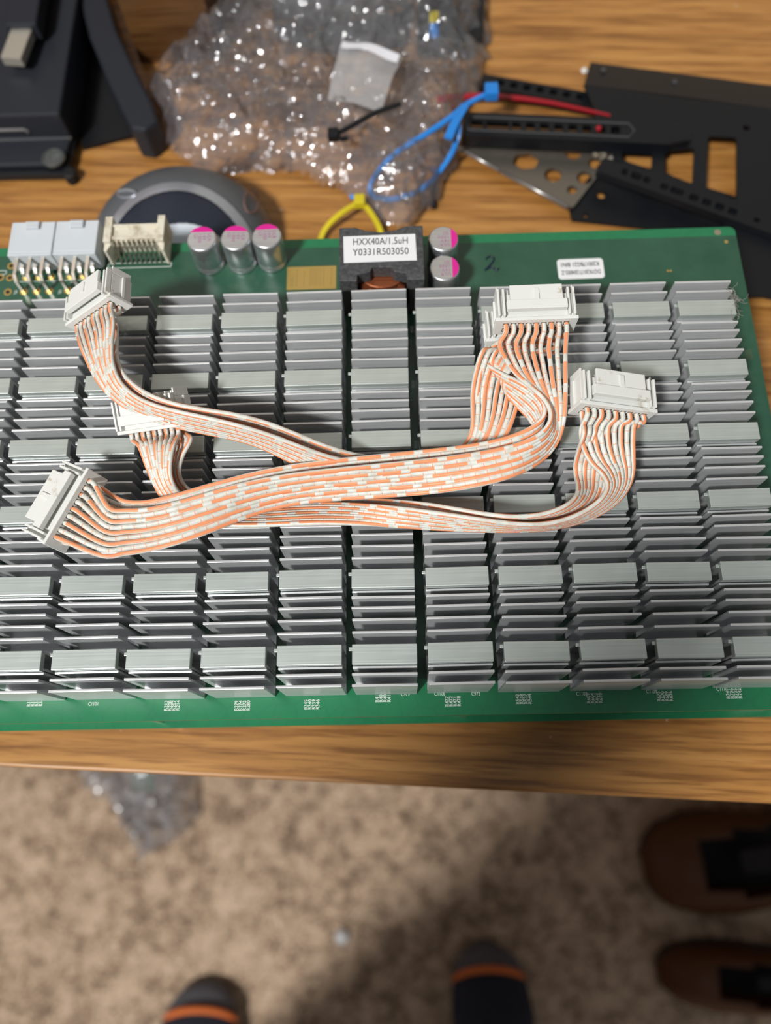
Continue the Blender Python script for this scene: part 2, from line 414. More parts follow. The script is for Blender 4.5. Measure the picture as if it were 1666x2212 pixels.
# inductor
def inductor():
    x0, x1, y0, y1 = -3.6, 21.8, 9.8, 29.0
    cx = 9.1
    def notch(yb, d):   # octagonal mouth cut from edge yb inwards by d
        return [(cx-7.4, yb), (cx-7.2, yb+d*.5), (cx-3.4, yb+d*.68), (cx-2.8, yb+d), (cx+3.0, yb+d*.98), (cx+3.6, yb+d*.66), (cx+7.4, yb+d*.46), (cx+7.6, yb)]
    pts = [(x0, y0)]+notch(y0, 4.6)+[(x1, y0), (x1, y1)]+list(reversed([(cx-7.8, y1), (cx-4.5, y1-1.3), (cx, y1-2.0), (cx+4.5, y1-1.3), (cx+7.8, y1)]))+[(x0, y1)]
    b = MB(); b.prism(pts, -4.8, 0)
    b.prism(pts, -18, -14.8)
    b.box(x0, x0+4.4, y0+.1, y1-.1, -14.8, -4.8); b.box(x1-4.4, x1, y0+.1, y1-.1, -14.8, -4.8)
    core = b.build('inductor', M_ferrite, cb, bevel=.25)
    w_ = MB()
    for i in range(4):
        z = -14.6+i*2.45; w_.lathe((cx, (y0+y1)/2, z), [(3.8, 0), (8.3, 0), (8.6, .3), (8.6, 1.9), (8.3, 2.2), (3.8, 2.2)], 40)
    wo = w_.build('winding', M_copper, core)
    w2 = MB()   # flat conductor turned up in the mouth
    w2.add([(cx-7.0, y0+.6, -17.4), (cx-1.8, y0+.1, -17.4), (cx-2.4, y0+2.8, -5.2), (cx-6.4, y0+2.2, -5.2)], [(0, 1, 2, 3)])
    w2.add([(cx-1.6, y0+.0, -17.4), (cx+3.4, y0+.2, -17.4), (cx+3.0, y0+3.2, -4.9), (cx-2.3, y0+3.2, -4.9)], [(0, 1, 2, 3)])
    w2.add([(cx+3.4, y0+.2, -17.4), (cx+7.2, y0+.9, -15), (cx+6.8, y0+2.0, -6.8), (cx+3.0, y0+3.2, -4.9)], [(0, 1, 2, 3)])
    o = w2.build('copper_lead', M_copper, core); sm = o.modifiers.new('s', 'SOLIDIFY'); sm.thickness = .9*S
    lb = MB(); lb.add([at(741.7, 511, .06), at(743, 568, .06), at(900.6, 562, .06), at(897, 505, .06)], [(0, 1, 2, 3)])
    lo = lb.build('paper_label', M_lab, core); sm = lo.modifiers.new('s', 'SOLIDIFY'); sm.thickness = .06*S
    t = MB(); a = at(763, 524, .1); b_ = at(881, 519, .1); fit_text(t, 'HXX40A/1.5uH', a.x, b_.x, (a.y+b_.y)/2, .1, 3.5, -.0)
    a = at(762, 546, .1); b_ = at(883, 542, .1); fit_text(t, 'Y0331R503050', a.x, b_.x, (a.y+b_.y)/2, .1, 3.5, -.0)
    t.build('printed_rating', M_ink, lo)
inductor()

# power connectors
def power_connector(x0, x1):
    y0, y1, z0, z1 = 29.7, 42.6, ZB, -9.5
    b = MB()
    b.box(x0, x1, y0, y0+1.0, z0+.6, z1)                       # rear wall (towards the pins)
    b.box(x0, x1, y0+1.0, y1, z1-1.0, z1); b.box(x0, x1, y0+1.0, y1, z0, z0+1)
    b.box(x0, x0+1, y0+1.0, y1, z0+1, z1-1); b.box(x1-1, x1, y0+1.0, y1, z0+1, z1-1)
    for k in (1, 2):
        xx = x0+(x1-x0)*k/3; b.box(xx-.4, xx+.4, y0+1.0, y1-2, z0+1, z1-1)
    b.box(x0+1, x1-1, y0+1.0, y1-2, (z0+z1)/2-.4, (z0+z1)/2+.4)
    cxm = (x0+x1)/2; b.box(cxm-2.3, cxm+2.3, y1-3.2, y1-.6, z1, z1+1.1)        # locking ramp
    o = b.build('power_connector', M_nylon, cb, bevel=.3)
    for k in range(3):
        xx = x0+2.6+k*4.2
        p_ = MB(); P = [V3((xx, y0+.6, z1-1.8)), V3((xx, 23.6, z1-1.8)), V3((xx, 22.4, z1-3.0)), V3((xx, 22.2, ZB+.05))]
        sq(p_, P, .55); p_.build('pin', M_tin, o)
        p_ = MB(); P = [V3((xx, y0+.6, ZB+3.0)), V3((xx, 28.6, ZB+3.0)), V3((xx, 27.7, ZB+2.2)), V3((xx, 27.5, ZB+.05))]
        sq(p_, P, .55); p_.build('pin', M_tin, o)
def sq(mb, P, h):
    Q = [P[0]]
    for a, b in zip(P, P[1:]): Q += [(a+b)/2, b]
    mb.tube(P, h*1.3, 4, ref=[V3((1, 0, 1)).normalized() if abs((P[min(i+1, len(P)-1)]-P[max(i-1, 0)]).normalized().z) < .7 else V3((1, 1, 0)).normalized() for i in range(len(P))])
power_connector(-110.4, -96.2); power_connector(-95.9, -82.1)
rg = MB()
for (x, y) in [(-113, 22.1), (-116.3, 27.8), (-113.1, 27.6), (-113.3, 32.2)]+[(q+2.6+4.2*k, yy) for q in (-110.4, -95.9) for k in range(3) for yy in (22.1, 27.5)]:
    rg.lathe((x, y, ZB), [(.75, .0), (1.3, .0), (1.3, .09), (.75, .09)], 20)
rg.build('solder_ring', M_gold, cb)
rh = MB()
for (x, y) in [(-113, 22.1), (-116.3, 27.8), (-113.1, 27.6), (-113.3, 32.2)]: rh.lathe((x, y, ZB), [(.75, 0.0), (.75, .1)], 16)
rh.build('plated_hole', mat('dark_hole', (.03, .02, .01), .8), cb)

# data connector (beige)
def data_connector():
    x0, x1 = -80.0, -60.6; z1 = -9.2; b = MB()
    b.box(x0+1.6, x1-1.6, 36.4, 41.0, ZB, z1-1.2)                     # body
    b.box(x0+1.6, x1-1.6, 35.2, 36.4, z1-2.4, z1-.6)
    b.box(x0+2.4, x1-2.4, 40.0, 41.0, z1-1.2, z1-.6)                  # rib at the mouth
    for xa, xb in ((x0, x0+2.4), (x1-2.4, x1)):
        b.box(xa, xb, 33.9, 43.6, ZB, z1)                          # side cheeks
    b.prism([(x0+.0, 31.6), (x0+.9, 31.2), (x0+2.2, 34), (x0, 34)], ZB, z1-1.5); b.prism([(x1, 31.2), (x1-.9, 31.4), (x1-2.2, 34), (x1, 34)], ZB, z1-1.5)
    for k in range(10):
        xx = x0+2.5+k*(x1-x0-5.0)/9; b.box(xx-.25, xx+.25, 34.2, 36.4, z1-3.2, z1-1.0)
    o = b.build('data_connector', M_beige, cb, bevel=.15)
    for k in range(9):
        xx = x0+3.4+k*1.62
        p_ = MB(); p_.tube([V3((xx-.3, 36.0, z1-2.2)), V3((xx, 34.4, z1-3.4)), V3((xx+.1, 33.0, z1-6.2)), V3((xx+.2, 31.6, ZB+.1))], .33, 6); p_.build('pin', M_tin, o)
data_connector()
# gold pad with rows of tiny holes
g = MB(); g.box(-22.0, -6.0, 19.9, 28.6, ZB, ZB+.08); gp = g.build('gold_pad', M_gold, cb)
g = MB()
for cx_, n_, y0_ in [(-20.6, 5, 21.4), (-20.1, 6, 21.4), (-18.9, 10, 21.3), (-16.5, 9, 21.3)]+[(-14.6+.62*k, 10, 21.4) for k in range(5)]+[(-11.2, 10, 21.4), (-10.2, 10, 21.4), (-7.6, 10, 21.4)]:
    for k in range(n_): g.lathe((cx_+.02*k, y0_+k*.68, ZB+.06), [(.14, 0), (.14, .04)], 8)
g.build('hole_pattern', M_golddot, gp)
# sticker
stk = MB(); cc = [at(1203, 561, ZB), at(1302, 557, ZB), at(1306, 600, ZB), at(1208, 605, ZB)]
e1 = (cc[1]-cc[0]); c0 = sum(cc, V3())/4; wd, hd, r = 14.8, 7.6, 1.1; pts = []
for (sx_, sy_, a0) in ((1, 1, 0), (-1, 1, 90), (-1, -1, 180), (1, -1, 270)):
    for k in range(6):
        a = math.radians(a0+k*18); pts.append((sx_*(wd/2-r)+r*math.cos(a), sy_*(hd/2-r)+r*math.sin(a)))
fr_ = rotf(c0.x, c0.y, math.radians(.6), 0)
stk.prism(pts, ZB, ZB+.08, fr=fr_); so = stk.build('sticker', M_lab, cb)
t = MB(); fit_text(t, 'K20017BG21 BIN1', -6.2, 6.0, 1.75, 0, 2.2, .03, flip=True); fit_text(t, 'DGYK20171204002-Z', -6.3, 6.2, -1.25, 0, 2.2, .03, flip=True)
t.v = [fr_(q)+V3((0, 0, ZB+.1)) for q in t.v]; t.build('printed_serial', M_ink, so)
# silkscreen
def silk(s, px, py, size, ang, z=ZB+.04):
    p_ = at(px, py, z); t = MB(); put_text(t, s, size, p_, ang, .8, 'CENTER', 1.0, .01); return t
def silk_block(lines, px, py, size=1.35, step=1.25, mirror=False):
    p_ = at(px, py, ZB+.04); t = MB()
    for i, s_ in enumerate(lines): put_text(t, s_, size, (p_.x+(i-(len(lines)-1)/2)*step*.86, p_.y, ZB+.04), 90, .95, 'CENTER', 1, .015)
    t.build('silkscreen_text', M_silk, cb)
for L_, px, py in ((('R213', 'R208', 'R207', 'R214'), 372, 1524), (('R279', 'R274', 'R273', 'R280'), 524, 1524), (('R345', 'R340', 'R339', 'R346'), 674, 1522),
                   (('R411', 'R406', 'R405', 'R412'), 828, 1506), (('R477', 'R472', 'R471', 'R478'), 979, 1515), (('R543', 'R538', 'R537', 'R544'), 1132, 1510),
                   (('R609', 'R604', 'R603', 'R610'), 1285, 1508), (('R675', 'R670', 'R669', 'R676'), 1437, 1504), (('R741', 'R736', 'R735', 'R742'), 1586, 1498), (('R147', 'R142', 'R141', 'R148'), 76, 1515)):
    silk_block(L_, px, py)
for s_, px, py in (('C1101', 202, 1521), ('C1106', 950, 1499), ('C1108', 1257, 1499), ('C1109', 1408, 1494), ('C1110', 1560, 1489), ('C979', 876, 1500), ('C972', 1028, 1499)):
    silk(s_, px, py, 1.35, 0).build('silkscreen_text', M_silk, cb)
silk('J3', 34, 631, 1.7, 0).build('silkscreen_text', M_silk, cb); silk('J2', 130, 630, 1.7, 0).build('silkscreen_text', M_silk, cb)
for L_, px, py in ((('R535', 'C612'), 894, 711), (('R524', 'C599'), 897, 830), (('R513', 'C586'), 903, 960), (('R502', 'C573'), 906, 1100), (('C690',), 1027, 708)): silk_block(L_, px, py, 1.2, 1.4)
def outline(pts, w_=.12, closed=True):
    b = MB(); n = len(pts)
    for i in range(n if closed else n-1):
        a, c = V3((*pts[i], 0)), V3((*pts[(i+1) % n], 0)); d = (c-a).normalized()*w_; nrm = V3((-d.y, d.x, 0))
        q = [a-d-nrm, c+d-nrm, c+d+nrm, a-d+nrm]; b.add([(v.x, v.y, ZB+.03) for v in q]+[(v.x, v.y, ZB+.06) for v in q], [(3, 2, 1, 0), (4, 5, 6, 7), (0, 1, 5, 4), (1, 2, 6, 5), (2, 3, 7, 6), (3, 0, 4, 7)])
    return b
outline([(-81.0, 30.2), (-60.2, 30.2), (-60.2, 32.0), (-81.0, 32.0)]).build('silkscreen_outline', M_silk, cb)
outline([(-130, 29.0), (-114.6, 29.0), (-114.6, 30.4), (-130, 30.4)]).build('silkscreen_outline', M_silk, cb)
outline([(-111, 26.0), (-81.8, 26.0)], .1, False).build('silkscreen_outline', M_silk, cb)
# handwritten pen mark, mounting hole, fiducial
b = MB(); P = [at(x, y, ZB+.06) for x, y in ((1050, 560), (1060, 553), (1068, 560), (1060, 572), (1048, 584), (1062, 577), (1072, 584), (1078, 580))]
b.tube(resample(crom(P, 6), .3), .33, 6); o = b.build('pen_mark', mat('pen_ink', (.004, .012, .03), .5), cb)
b = MB(); b.lathe((118.8, 37.4, ZB-.02), [(1.1, 0), (1.1, .08)], 24); b.build('mounting_hole', mat('hole_dust', (.22, .19, .13), .9), cb)
b = MB(); b.lathe((121.0, 33.6, ZB), [(.6, 0), (.6, .06)], 16); b.box(100.4, 101.1, 22.8, 23.4, ZB, ZB+.06); b.box(101.3, 102.0, 22.8, 23.4, ZB, ZB+.06); b.build('test_pad', M_gold, cb)
for k_, (gx, gy) in enumerate([(121.6, -9.6), (122.2, -53.0)]):
    b = MB()
    for i in range(6):
        for j in range(4): b.lathe((gx+j*.55-1, gy+i*.6, ZB), [(.13, 0), (.13, .03)], 6)
    b.build('hole_pattern', M_golddot, cb)
# lint on the last heat sink column
b = MB()
for k in range(26):
    q = V3((110.8+random.gauss(0, .8), -1.5+random.gauss(0, 2.2), -.3)); P = [q]
    d = V3((random.gauss(0, 1), random.gauss(0, 1), random.gauss(0, .3))).normalized()
    for i in range(7):
        d = (d+V3((random.gauss(0, .7), random.gauss(0, .7), random.gauss(0, .35)))).normalized(); q = q+d*.8; P.append(q)
    b.tube(crom(P, 3), .045, 4)
tag(b.build('lint', mat('lint_grey', (.30, .27, .25), .9), loc=(110.8, -1.5, -1)), 'grey tuft of lint caught on the far right heat sinks', 'lint', kind='stuff')

# ------------------------------------------------------------------ lower board of the stack
ZL = -44.0
lb_ = empty('circuit_board', (0, 0, ZL-1.6), 'second green circuit board lying underneath the top one, only its front right rim showing', 'circuit board')
board_panel(lb_, ZL)
lh0 = sink_mb().build('heat_sink', M_alu); lh0.parent = lb_; lh0.location = V3((5*PX, -5*PY, 19.6))*S
for c in range(4, -8, -1):
    h = lh0.copy(); COL.objects.link(h); h.parent = lb_; h.location = V3((c*PX, -5*PY, 19.6))*S
for (x, y) in ((121, 36), (121, -110.5), (-60, 36.6), (-60, -111.5), (30, -111.5), (30, 36.6), (-150, 36), (-150, -111)):
    b = MB(); b.lathe((x, y, ZL), [(1.6, 0), (1.6, -ZL-19.6)], 6); b.build('spacer', M_tin, lb_)
    b = MB(); b.lathe((x, y, DESK), [(1.6, 0), (1.6, -DESK+ZL-1.6)], 6); b.build('spacer', M_tin, lb_)

# ================================================================== CABLES
def frame(org, X, Y):
    X = V3(X).normalized(); Y = V3(Y); Y = (Y-X*Y.dot(X)).normalized(); Z = X.cross(Y)
    o = V3(org); return lambda q: o+X*q[0]+Y*q[1]+Z*q[2]
def connector(fr, parent, dirty=False):
    """18-way housing. local x across the pins, +y away from the wires, z up. Rows at z 1.9 and 4.5"""
    b = MB()
    b.box(-10.2, 10.2, .9, 8.0, 0, 6.3, fr=fr)
    b.box(-10.9, 10.9, 0, 1.0, -.5, 6.9, fr=fr)                      # rim round the wires
    for x in (-9.9, -8.5, 8.5, 9.9): b.box(x-.32, x+.32, 1, 8.9, 6.3, 7.9, fr=fr)      # end ribs
    b.box(-10.2, -9.7, 8.0, 10.2, .4, 6.3, fr=fr); b.box(9.7, 10.2, 8.0, 10.2, .4, 6.3, fr=fr)
    for k in range(10): b.box(-9.2+k*2.04-.25, -9.2+k*2.04+.25, 8.0, 9.6, .5, 6.1, fr=fr)   # comb of the mating end
    b.box(-9.2, 9.2, 8.0, 9.6, 3.0, 3.5, fr=fr)
    for x in (-10.45, 10.45): b.box(x-.3, x+.3, 1, 8, 2.2, 3.2, fr=fr)
    h = b.build('connector', M_white, parent, bevel=.18)
    l = MB()
    l.box(-6.9, 6.9, 4.6, 9.4, 7.7, 8.6, fr=fr); l.box(-7.9, 7.9, 2.2, 4.9, 7.4, 9.0, fr=fr)
    l.box(-.7, .7, 4.9, 8.2, 8.6, 9.0, fr=fr); l.box(-6.0, 6.0, 5.6, 7.0, 6.3, 7.7, fr=fr)
    l.build('latch', M_white, h, bevel=.15)
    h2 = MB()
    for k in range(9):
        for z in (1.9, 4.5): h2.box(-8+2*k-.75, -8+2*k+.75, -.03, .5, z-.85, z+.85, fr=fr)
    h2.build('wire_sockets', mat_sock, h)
    return h
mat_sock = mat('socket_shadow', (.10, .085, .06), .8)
WW = 9.5
def station(s):
    if len(s) == 2 and isinstance(s[0], Vector): return s
    xa, ya, xb, yb, z = s[:5]; sg = s[5] if len(s) > 5 else 0; wdt = s[6] if len(s) > 6 else WW
    A = at(xa, ya, z); best = None
    for i in range(-120, 121):
        zb = z+i*.1
        if sg > 0 and i < 0 or sg < 0 and i > 0: continue
        B = at(xb, yb, zb); e = abs((B-A).length-wdt)+.02*abs(i*.1)
        if best is None or e < best[0]: best = (e, B)
    return (A, best[1])
def ribbon(parent, st, jitter=.13, seed=0, swap=0):
    rs = random.Random(seed)
    ST = [station(s) for s in st]; n = len(ST)
    # smooth the interior stations a little
    for _ in range(2):
        S2 = list(ST)
        for i in range(3, n-3): S2[i] = tuple(ST[i][k]*.5+(ST[i-1][k]+ST[i+1][k])*.25 for k in (0, 1))
        ST = S2
    rows = []
    for w_ in range(9):
        t = w_/8; ph = rs.random()*6; P = []
        for i, (A, B) in enumerate(ST):
            q = A.lerp(B, t); wd_ = (B-A).length
            if 1 < i < n-2 and wd_ > 11:
                q = q+V3((0, 0, math.sin(ph+i*1.3)*jitter))
            P.append(q)
        rows.append(crom(P, 5))
    m = len(rows[0])
    for w_ in range(9):
        pts = rows[w_]; nr = []
        for i in range(m):
            tan = pts[min(i+1, m-1)]-pts[max(i-1, 0)]; side = rows[8][i]-rows[0][i]; u = side.cross(tan)
            if u.length < 1e-6: u = V3((0, 0, 1))
            u.normalize()
            if u.dot(nr[-1] if nr else (CAM-pts[i])) < 0: u = -u
            nr.append(u)
        b = MB(); b.tube(pts, .655, 10, ref=nr, uv=True)
        b.build('wire', M_w0 if w_ % 2 == swap else M_w1, parent, smooth=True)
def pins(fr, row, rev=False):
    z = (1.9, 4.5)[row]; a, b = (8, -8) if rev else (-8, 8)
    return [(fr((a, .4, z)), fr((b, .4, z))), (fr((a, -2.0, z)), fr((b, -2.0, z)))]

# connector frames (origin = middle of the wire face, bottom)
def place(px0, py0, px1, py1, z, X, Y, row_z=4.5):
    """upper-row pins seen between the two photo points"""
    mid = at((px0+px1)/2, (py0+py1)/2, z); X_ = V3(X).normalized(); Y_ = V3(Y); Y_ = (Y_-X_*Y_.dot(X_)).normalized(); Z = X_.cross(Y_)
    return frame(mid-Z*row_z, X, Y)
FD = place(1092, 700, 1224, 700, 16.5, (1, .01, 0), (0, 1, .05))
FD2 = frame(FD((-1.6, -.6, -9.9)), (1, .03, 0), (0, 1, 0))
FC = place(129, 1160, 188, 1041, 11.5, (.45, .885, .09), (-.84, .42, -.35))
FA = place(168, 708, 239, 651, 10.5, (.80, .04, .60), (0, 1, 0))
FB = place(284, 929, 382, 930, 8.0, (.90, -.10, .42), (-.10, .85, .45))
FE = place(1268, 888, 1390, 890, 14.5, (.955, -.02, -.27), (-.02, 1, .05))
# ---- cable 1: C - D
c1 = empty('ribbon_cable', (0, -60, 0), 'topmost orange-striped ribbon cable, from the lower left connector up to the top right one', 'cable')
connector(FD, c1); connector(FC, c1)
F1 = pins(FD, 1)+[(1080, 744, 1222, 750, 14), (1089, 786, 1221, 800, 14.5), (1116, 816, 1223, 850, 15.5, 0, 12), (1150, 835, 1222, 890, 16.5, -1), (1180, 860, 1217, 925, 17, -1),
     (1199, 888, 1208, 955, 17, -1), (1197, 918, 1190, 985, 16.5, -1), (1172, 944, 1150, 1013, 15.5, -1), (1130, 962, 1100, 1033, 14.5, -1), (1068, 978, 1045, 1049, 14, -1),
     (972, 992, 960, 1062, 13.5, -1), (876, 1000, 870, 1070, 13.5, -1), (780, 1010, 777, 1073, 13.5, -1), (700, 1017, 700, 1077, 13.5, -1), (632, 1025, 632, 1084, 13.5, -1),
     (560, 1036, 568, 1098, 13.5, -1), (500, 1052, 512, 1123, 13.5, -1), (440, 1070, 455, 1147, 13.5, -1), (370, 1093, 390, 1174, 13, -1), (320, 1105, 325, 1190, 12.5, -1),
     (269, 1110, 265, 1199, 12, -1), (236, 1098, 220, 1200, 12.5, -1, 12)]+list(reversed([(b_, a_) for a_, b_ in pins(FC, 1)]))
F2 = pins(FD, 0)+[(1062, 752, 1150, 752, 8.5), (1047, 778, 1098, 790, 8), (1046, 797, 1070, 826, 9, 1), (1080, 808, 1086, 851, 12, -1), (1128, 822, 1120, 878, 14.5, -1),
     (1164, 846, 1150, 902, 15, -1), (1184, 876, 1166, 930, 14.5, -1), (1184, 898, 1170, 962, 13.5, -1), (1168, 918, 1150, 985, 12.5, -1), (1135, 935, 1110, 1006, 11.5, -1),
     (1092, 950, 1070, 1022, 11, -1), (1044, 964, 1020, 1038, 10.5, -1), (972, 971, 958, 1046, 10.5, -1), (876, 979, 870, 1056, 10.5, -1), (780, 991, 775, 1058, 10.5, -1),
     (700, 997, 700, 1062, 10.5, -1), (632, 1005, 632, 1070, 10.5, -1), (536, 1022, 545, 1090, 10.5, -1), (440, 1052, 452, 1128, 10.5, -1), (370, 1076, 385, 1150, 10, -1),
     (310, 1092, 318, 1165, 9.5, -1), (272, 1093, 262, 1172, 9.5, -1), (251, 1076, 228, 1165, 9.5, -1, 11)]+list(reversed([(b_, a_) for a_, b_ in pins(FC, 0)]))
ribbon(c1, F1, seed=1); ribbon(c1, F2, seed=2)
# ---- cable 2: A - D2
c2 = empty('ribbon_cable', (-20, -30, 0), 'orange-striped white ribbon cable curving from the upper left connector under the foreground cable', 'cable')
connector(FA, c2); connector(FD2, c2)
G1 = pins(FA, 1)+[(175, 745, 244, 694, 10, 1, 14), (190, 785, 241, 742, 10, 1, 11), (206, 820, 233, 789, 11, 1), (229, 850, 249, 832, 12, 1), (258, 876, 290, 866, 12.5, 1), (302, 898, 335, 880, 12.5, 1), (370, 923, 385, 890, 12.5, 1),
     (437, 936, 445, 904, 12, 1), (512, 943, 520, 917, 11, 1), (560, 957, 584, 939, 9.5, 1), (608, 985, 645, 962, 7.5, 1), (650, 1012, 704, 992, 5.5, 1), (720, 1038, 770, 1008, 4, 1), (830, 1056, 850, 1010, 3.4, 0),
     (940, 1055, 930, 1000, 3.4, 0), (1020, 1035, 985, 985, 3.6, 0), (1065, 990, 1018, 962, 4, 0), (1098, 945, 1028, 930, 4, 0), (1112, 900, 1021, 895, 4.4, 0, 12), (1122, 855, 1017, 848, 5, 0, 13), (1130, 805, 1022, 800, 6, 0, 14), (1150, 765, 1045, 757, 7, 0, 15)]+list(reversed(pins(FD2, 1, True)))
G2 = pins(FA, 0)+[(195, 735, 248, 684, 6, 1, 13), (205, 780, 263, 710, 6.5, 1, 11), (214, 812, 246, 748, 8, 1), (228, 830, 245, 780, 9.5, 1), (248, 850, 262, 821, 10.5, 1), (296, 880, 304, 855, 11, 1), (365, 905, 372, 878, 11, 1),
     (430, 918, 438, 888, 10.5, 1), (504, 926, 512, 890, 9.5, 1), (555, 940, 575, 910, 8, 1), (605, 965, 636, 936, 6, 1), (655, 995, 704, 967, 4, 1), (720, 1020, 765, 992, 2.4, 1), (830, 1040, 850, 1000, 1.9, 0),
     (930, 1040, 925, 990, 1.9, 0), (1010, 1022, 985, 975, 2, 0), (1055, 980, 1026, 955, 2.2, 0), (1088, 940, 1034, 925, 2.2, 0), (1104, 895, 1030, 890, 2.4, 0, 11), (1114, 852, 1028, 845, 2.6, 0, 12), (1122, 805, 1034, 800, 3, 0, 13), (1140, 768, 1055, 760, 3.6, 0, 14)]+list(reversed(pins(FD2, 0, True)))
ribbon(c2, G1, seed=3); ribbon(c2, G2, seed=4)
# ---- cable 3: B - E
c3 = empty('ribbon_cable', (20, -60, 0), 'orange-striped white ribbon cable passing below the foreground cable to the right-hand connector', 'cable')
connector(FB, c3); connector(FE, c3)
H1 = pins(FB, 1)+[(302, 965, 374, 965, 7, 0, 13), (318, 1005, 360, 1003, 5.5, 0, 11), (332, 1045, 362, 1038, 4.5, 0), (348, 1080, 378, 1068, 4, 0), (380, 1118, 410, 1090, 4), (430, 1134, 450, 1100, 4), (494, 1136, 510, 1102, 4.5),
     (560, 1136, 575, 1100, 4.8), (620, 1132, 632, 1089, 5), (704, 1126, 706, 1086, 5), (780, 1128, 780, 1090, 5), (876, 1138, 876, 1099, 4.5, 1), (972, 1144, 972, 1111, 3.5, 1), (1044, 1146, 1044, 1124, 2.6, 1), (1116, 1147, 1116, 1136, 2.2, 1),
     (1180, 1147, 1178, 1138, 2.2, 1), (1245, 1136, 1215, 1129, 2.5, 1), (1305, 1111, 1275, 1105, 3.5, 1), (1341, 1087, 1312, 1078, 4.5, 1), (1364, 1050, 1326, 1046, 6, 1), (1374, 1018, 1312, 1022, 8), (1369, 985, 1275, 1008, 9.5, 0, 12), (1360, 950, 1250, 975, 11, 0, 13.5), (1372, 915, 1256, 930, 12.5, 0, 15)]+list(reversed(pins(FE, 1, True)))
H2 = pins(FB, 0)+[(350, 960, 412, 948, 4, 0, 12), (350, 990, 390, 988, 3, 0), (345, 1030, 372, 1024, 2.4, 0), (358, 1068, 386, 1057, 2.2, 0), (400, 1105, 430, 1080, 1.8), (470, 1122, 495, 1088, 2),
     (608, 1120, 612, 1082, 2), (728, 1112, 728, 1076, 2), (840, 1120, 840, 1079, 2.2), (924, 1128, 924, 1086, 2.2, 1), (1000, 1134, 1000, 1104, 2, 1), (1068, 1135, 1068, 1116, 1.4, 1), (1116, 1134, 1116, 1120, 1.2, 1), (1180, 1134, 1180, 1119, 1.2, 1),
     (1240, 1124, 1230, 1095, 1.6, 1), (1290, 1100, 1256, 1074, 1.8, 1), (1312, 1075, 1256, 1054, 2, 1), (1320, 1040, 1240, 1028, 2.6), (1322, 1010, 1237, 1004, 4), (1330, 975, 1250, 980, 6, 0, 12), (1350, 930, 1262, 935, 9, 0, 15)]+list(reversed(pins(FE, 0, True)))
ribbon(c3, H1, seed=5); ribbon(c3, H2, seed=6)


# ================================================================== ON THE DESK BEHIND THE BOARDS
def poly_px(pts, z): return [(q.x, q.y) for q in (at(x, y, z) for x, y in pts)]
def arc_poly(pts, rads, n=4):
    """rounded polygon"""
    out = []; m = len(pts)
    for i in range(m):
        p, a, c = V3((*pts[i], 0)), V3((*pts[i-1], 0)), V3((*pts[(i+1) % m], 0)); r = rads if not hasattr(rads, '__len__') else rads[i]
        u = (a-p).normalized()*r; v = (c-p).normalized()*r
        for k in range(n+1):
            t = k/n; q = (p+u)*(1-t)**2+p*2*t*(1-t)+(p+v)*t*t; out.append((q.x, q.y))
    return out
def circ(c, r, n=20): return [(c[0]+r*math.cos(2*math.pi*k/n), c[1]+r*math.sin(2*math.pi*k/n)) for k in range(n)]
def plate(name, outer, holes, z, th, m, parent, bev=.25):
    """sheet with holes cut through, as one mesh"""
    c = bpy.data.curves.new('p', 'CURVE'); c.dimensions = '2D'; c.fill_mode = 'BOTH'; c.extrude = th/2*S
    for ring in [outer]+holes:
        sp = c.splines.new('POLY'); sp.points.add(len(ring)-1); sp.use_cyclic_u = True
        for p_, q in zip(sp.points, ring): p_.co = (q[0]*S, q[1]*S, 0, 1)
    o = bpy.data.objects.new('p', c); COL.objects.link(o); bpy.context.view_layer.update()
    me = bpy.data.meshes.new_from_object(o.evaluated_get(bpy.context.evaluated_depsgraph_get()))
    bpy.data.objects.remove(o); bpy.data.curves.remove(c)
    mb = MB(); mb.v = [v.co/S+V3((0, 0, z+th/2)) for v in me.vertices]; mb.f = [tuple(p.vertices) for p in me.polygons]; mb.mi = [0]*len(mb.f)
    bpy.data.meshes.remove(me)
    return mb.build(name, m, parent)
# --- black dock at the left
dk = empty('docking_station', (-200, 180, DESK), 'black stepped plastic dock at the left with ridged front and round button', 'dock')
b = MB(); b.prism([(-330, 109.5), (-122.5, 108.0), (-120, 110), (-118.6, 127), (-119, 260), (-330, 260)], DESK+1.5, DESK+4.8)
b.build('base', M_blk, dk, bevel=.6)
b = MB(); b.prism([(-330, 112.0), (-122, 111.0), (-119.5, 126.4), (-119, 259), (-330, 259)], DESK+4.8, DESK+7)
b.prism([(-330, 125.4), (-119.4, 124.2), (-119.2, 258), (-330, 258)], DESK+7, -44.6)
b.build('housing', M_blk2, dk, bevel=1.0)
b = MB(); b.tube([V3((-320, 125.6, -57.0)), V3((-119.6, 124.3, -57.0))], .7, 8); b.build('front_ridge', mat('worn_edge', (.13, .13, .135), .35), dk, smooth=True)
b = MB(); b.tube([V3((-320, 125.2, -51.6)), V3((-137, 124.1, -51.6)), V3((-135.6, 124.1, -52.4)), V3((-135.9, 124.1, -53.6))], .6, 8); b.build('slot', mat('slot_edge', (.16, .155, .15), .35), dk, smooth=True)
bc = at(117, 343, DESK+7)
b = MB(); b.lathe((bc.x, bc.y, DESK+7), [(4.7, 0), (4.7, .9), (4.0, 1.2), (3.7, .8)], 32); bo = b.build('power_button', mat('button_grey', (.07, .075, .07), .35), dk)
b = MB(); put_text(b, 'I', 2.6, (bc.x-1.9, bc.y, DESK+8.1), 0, 1, 'CENTER'); b.lathe((bc.x+1.3, bc.y, DESK+7.7), [(1.2, .0), (1.35, .4), (.9, .4), (.8, 0)], 16); b.build('button_mark', mat('mark_grey', (.14, .15, .15), .4), bo)
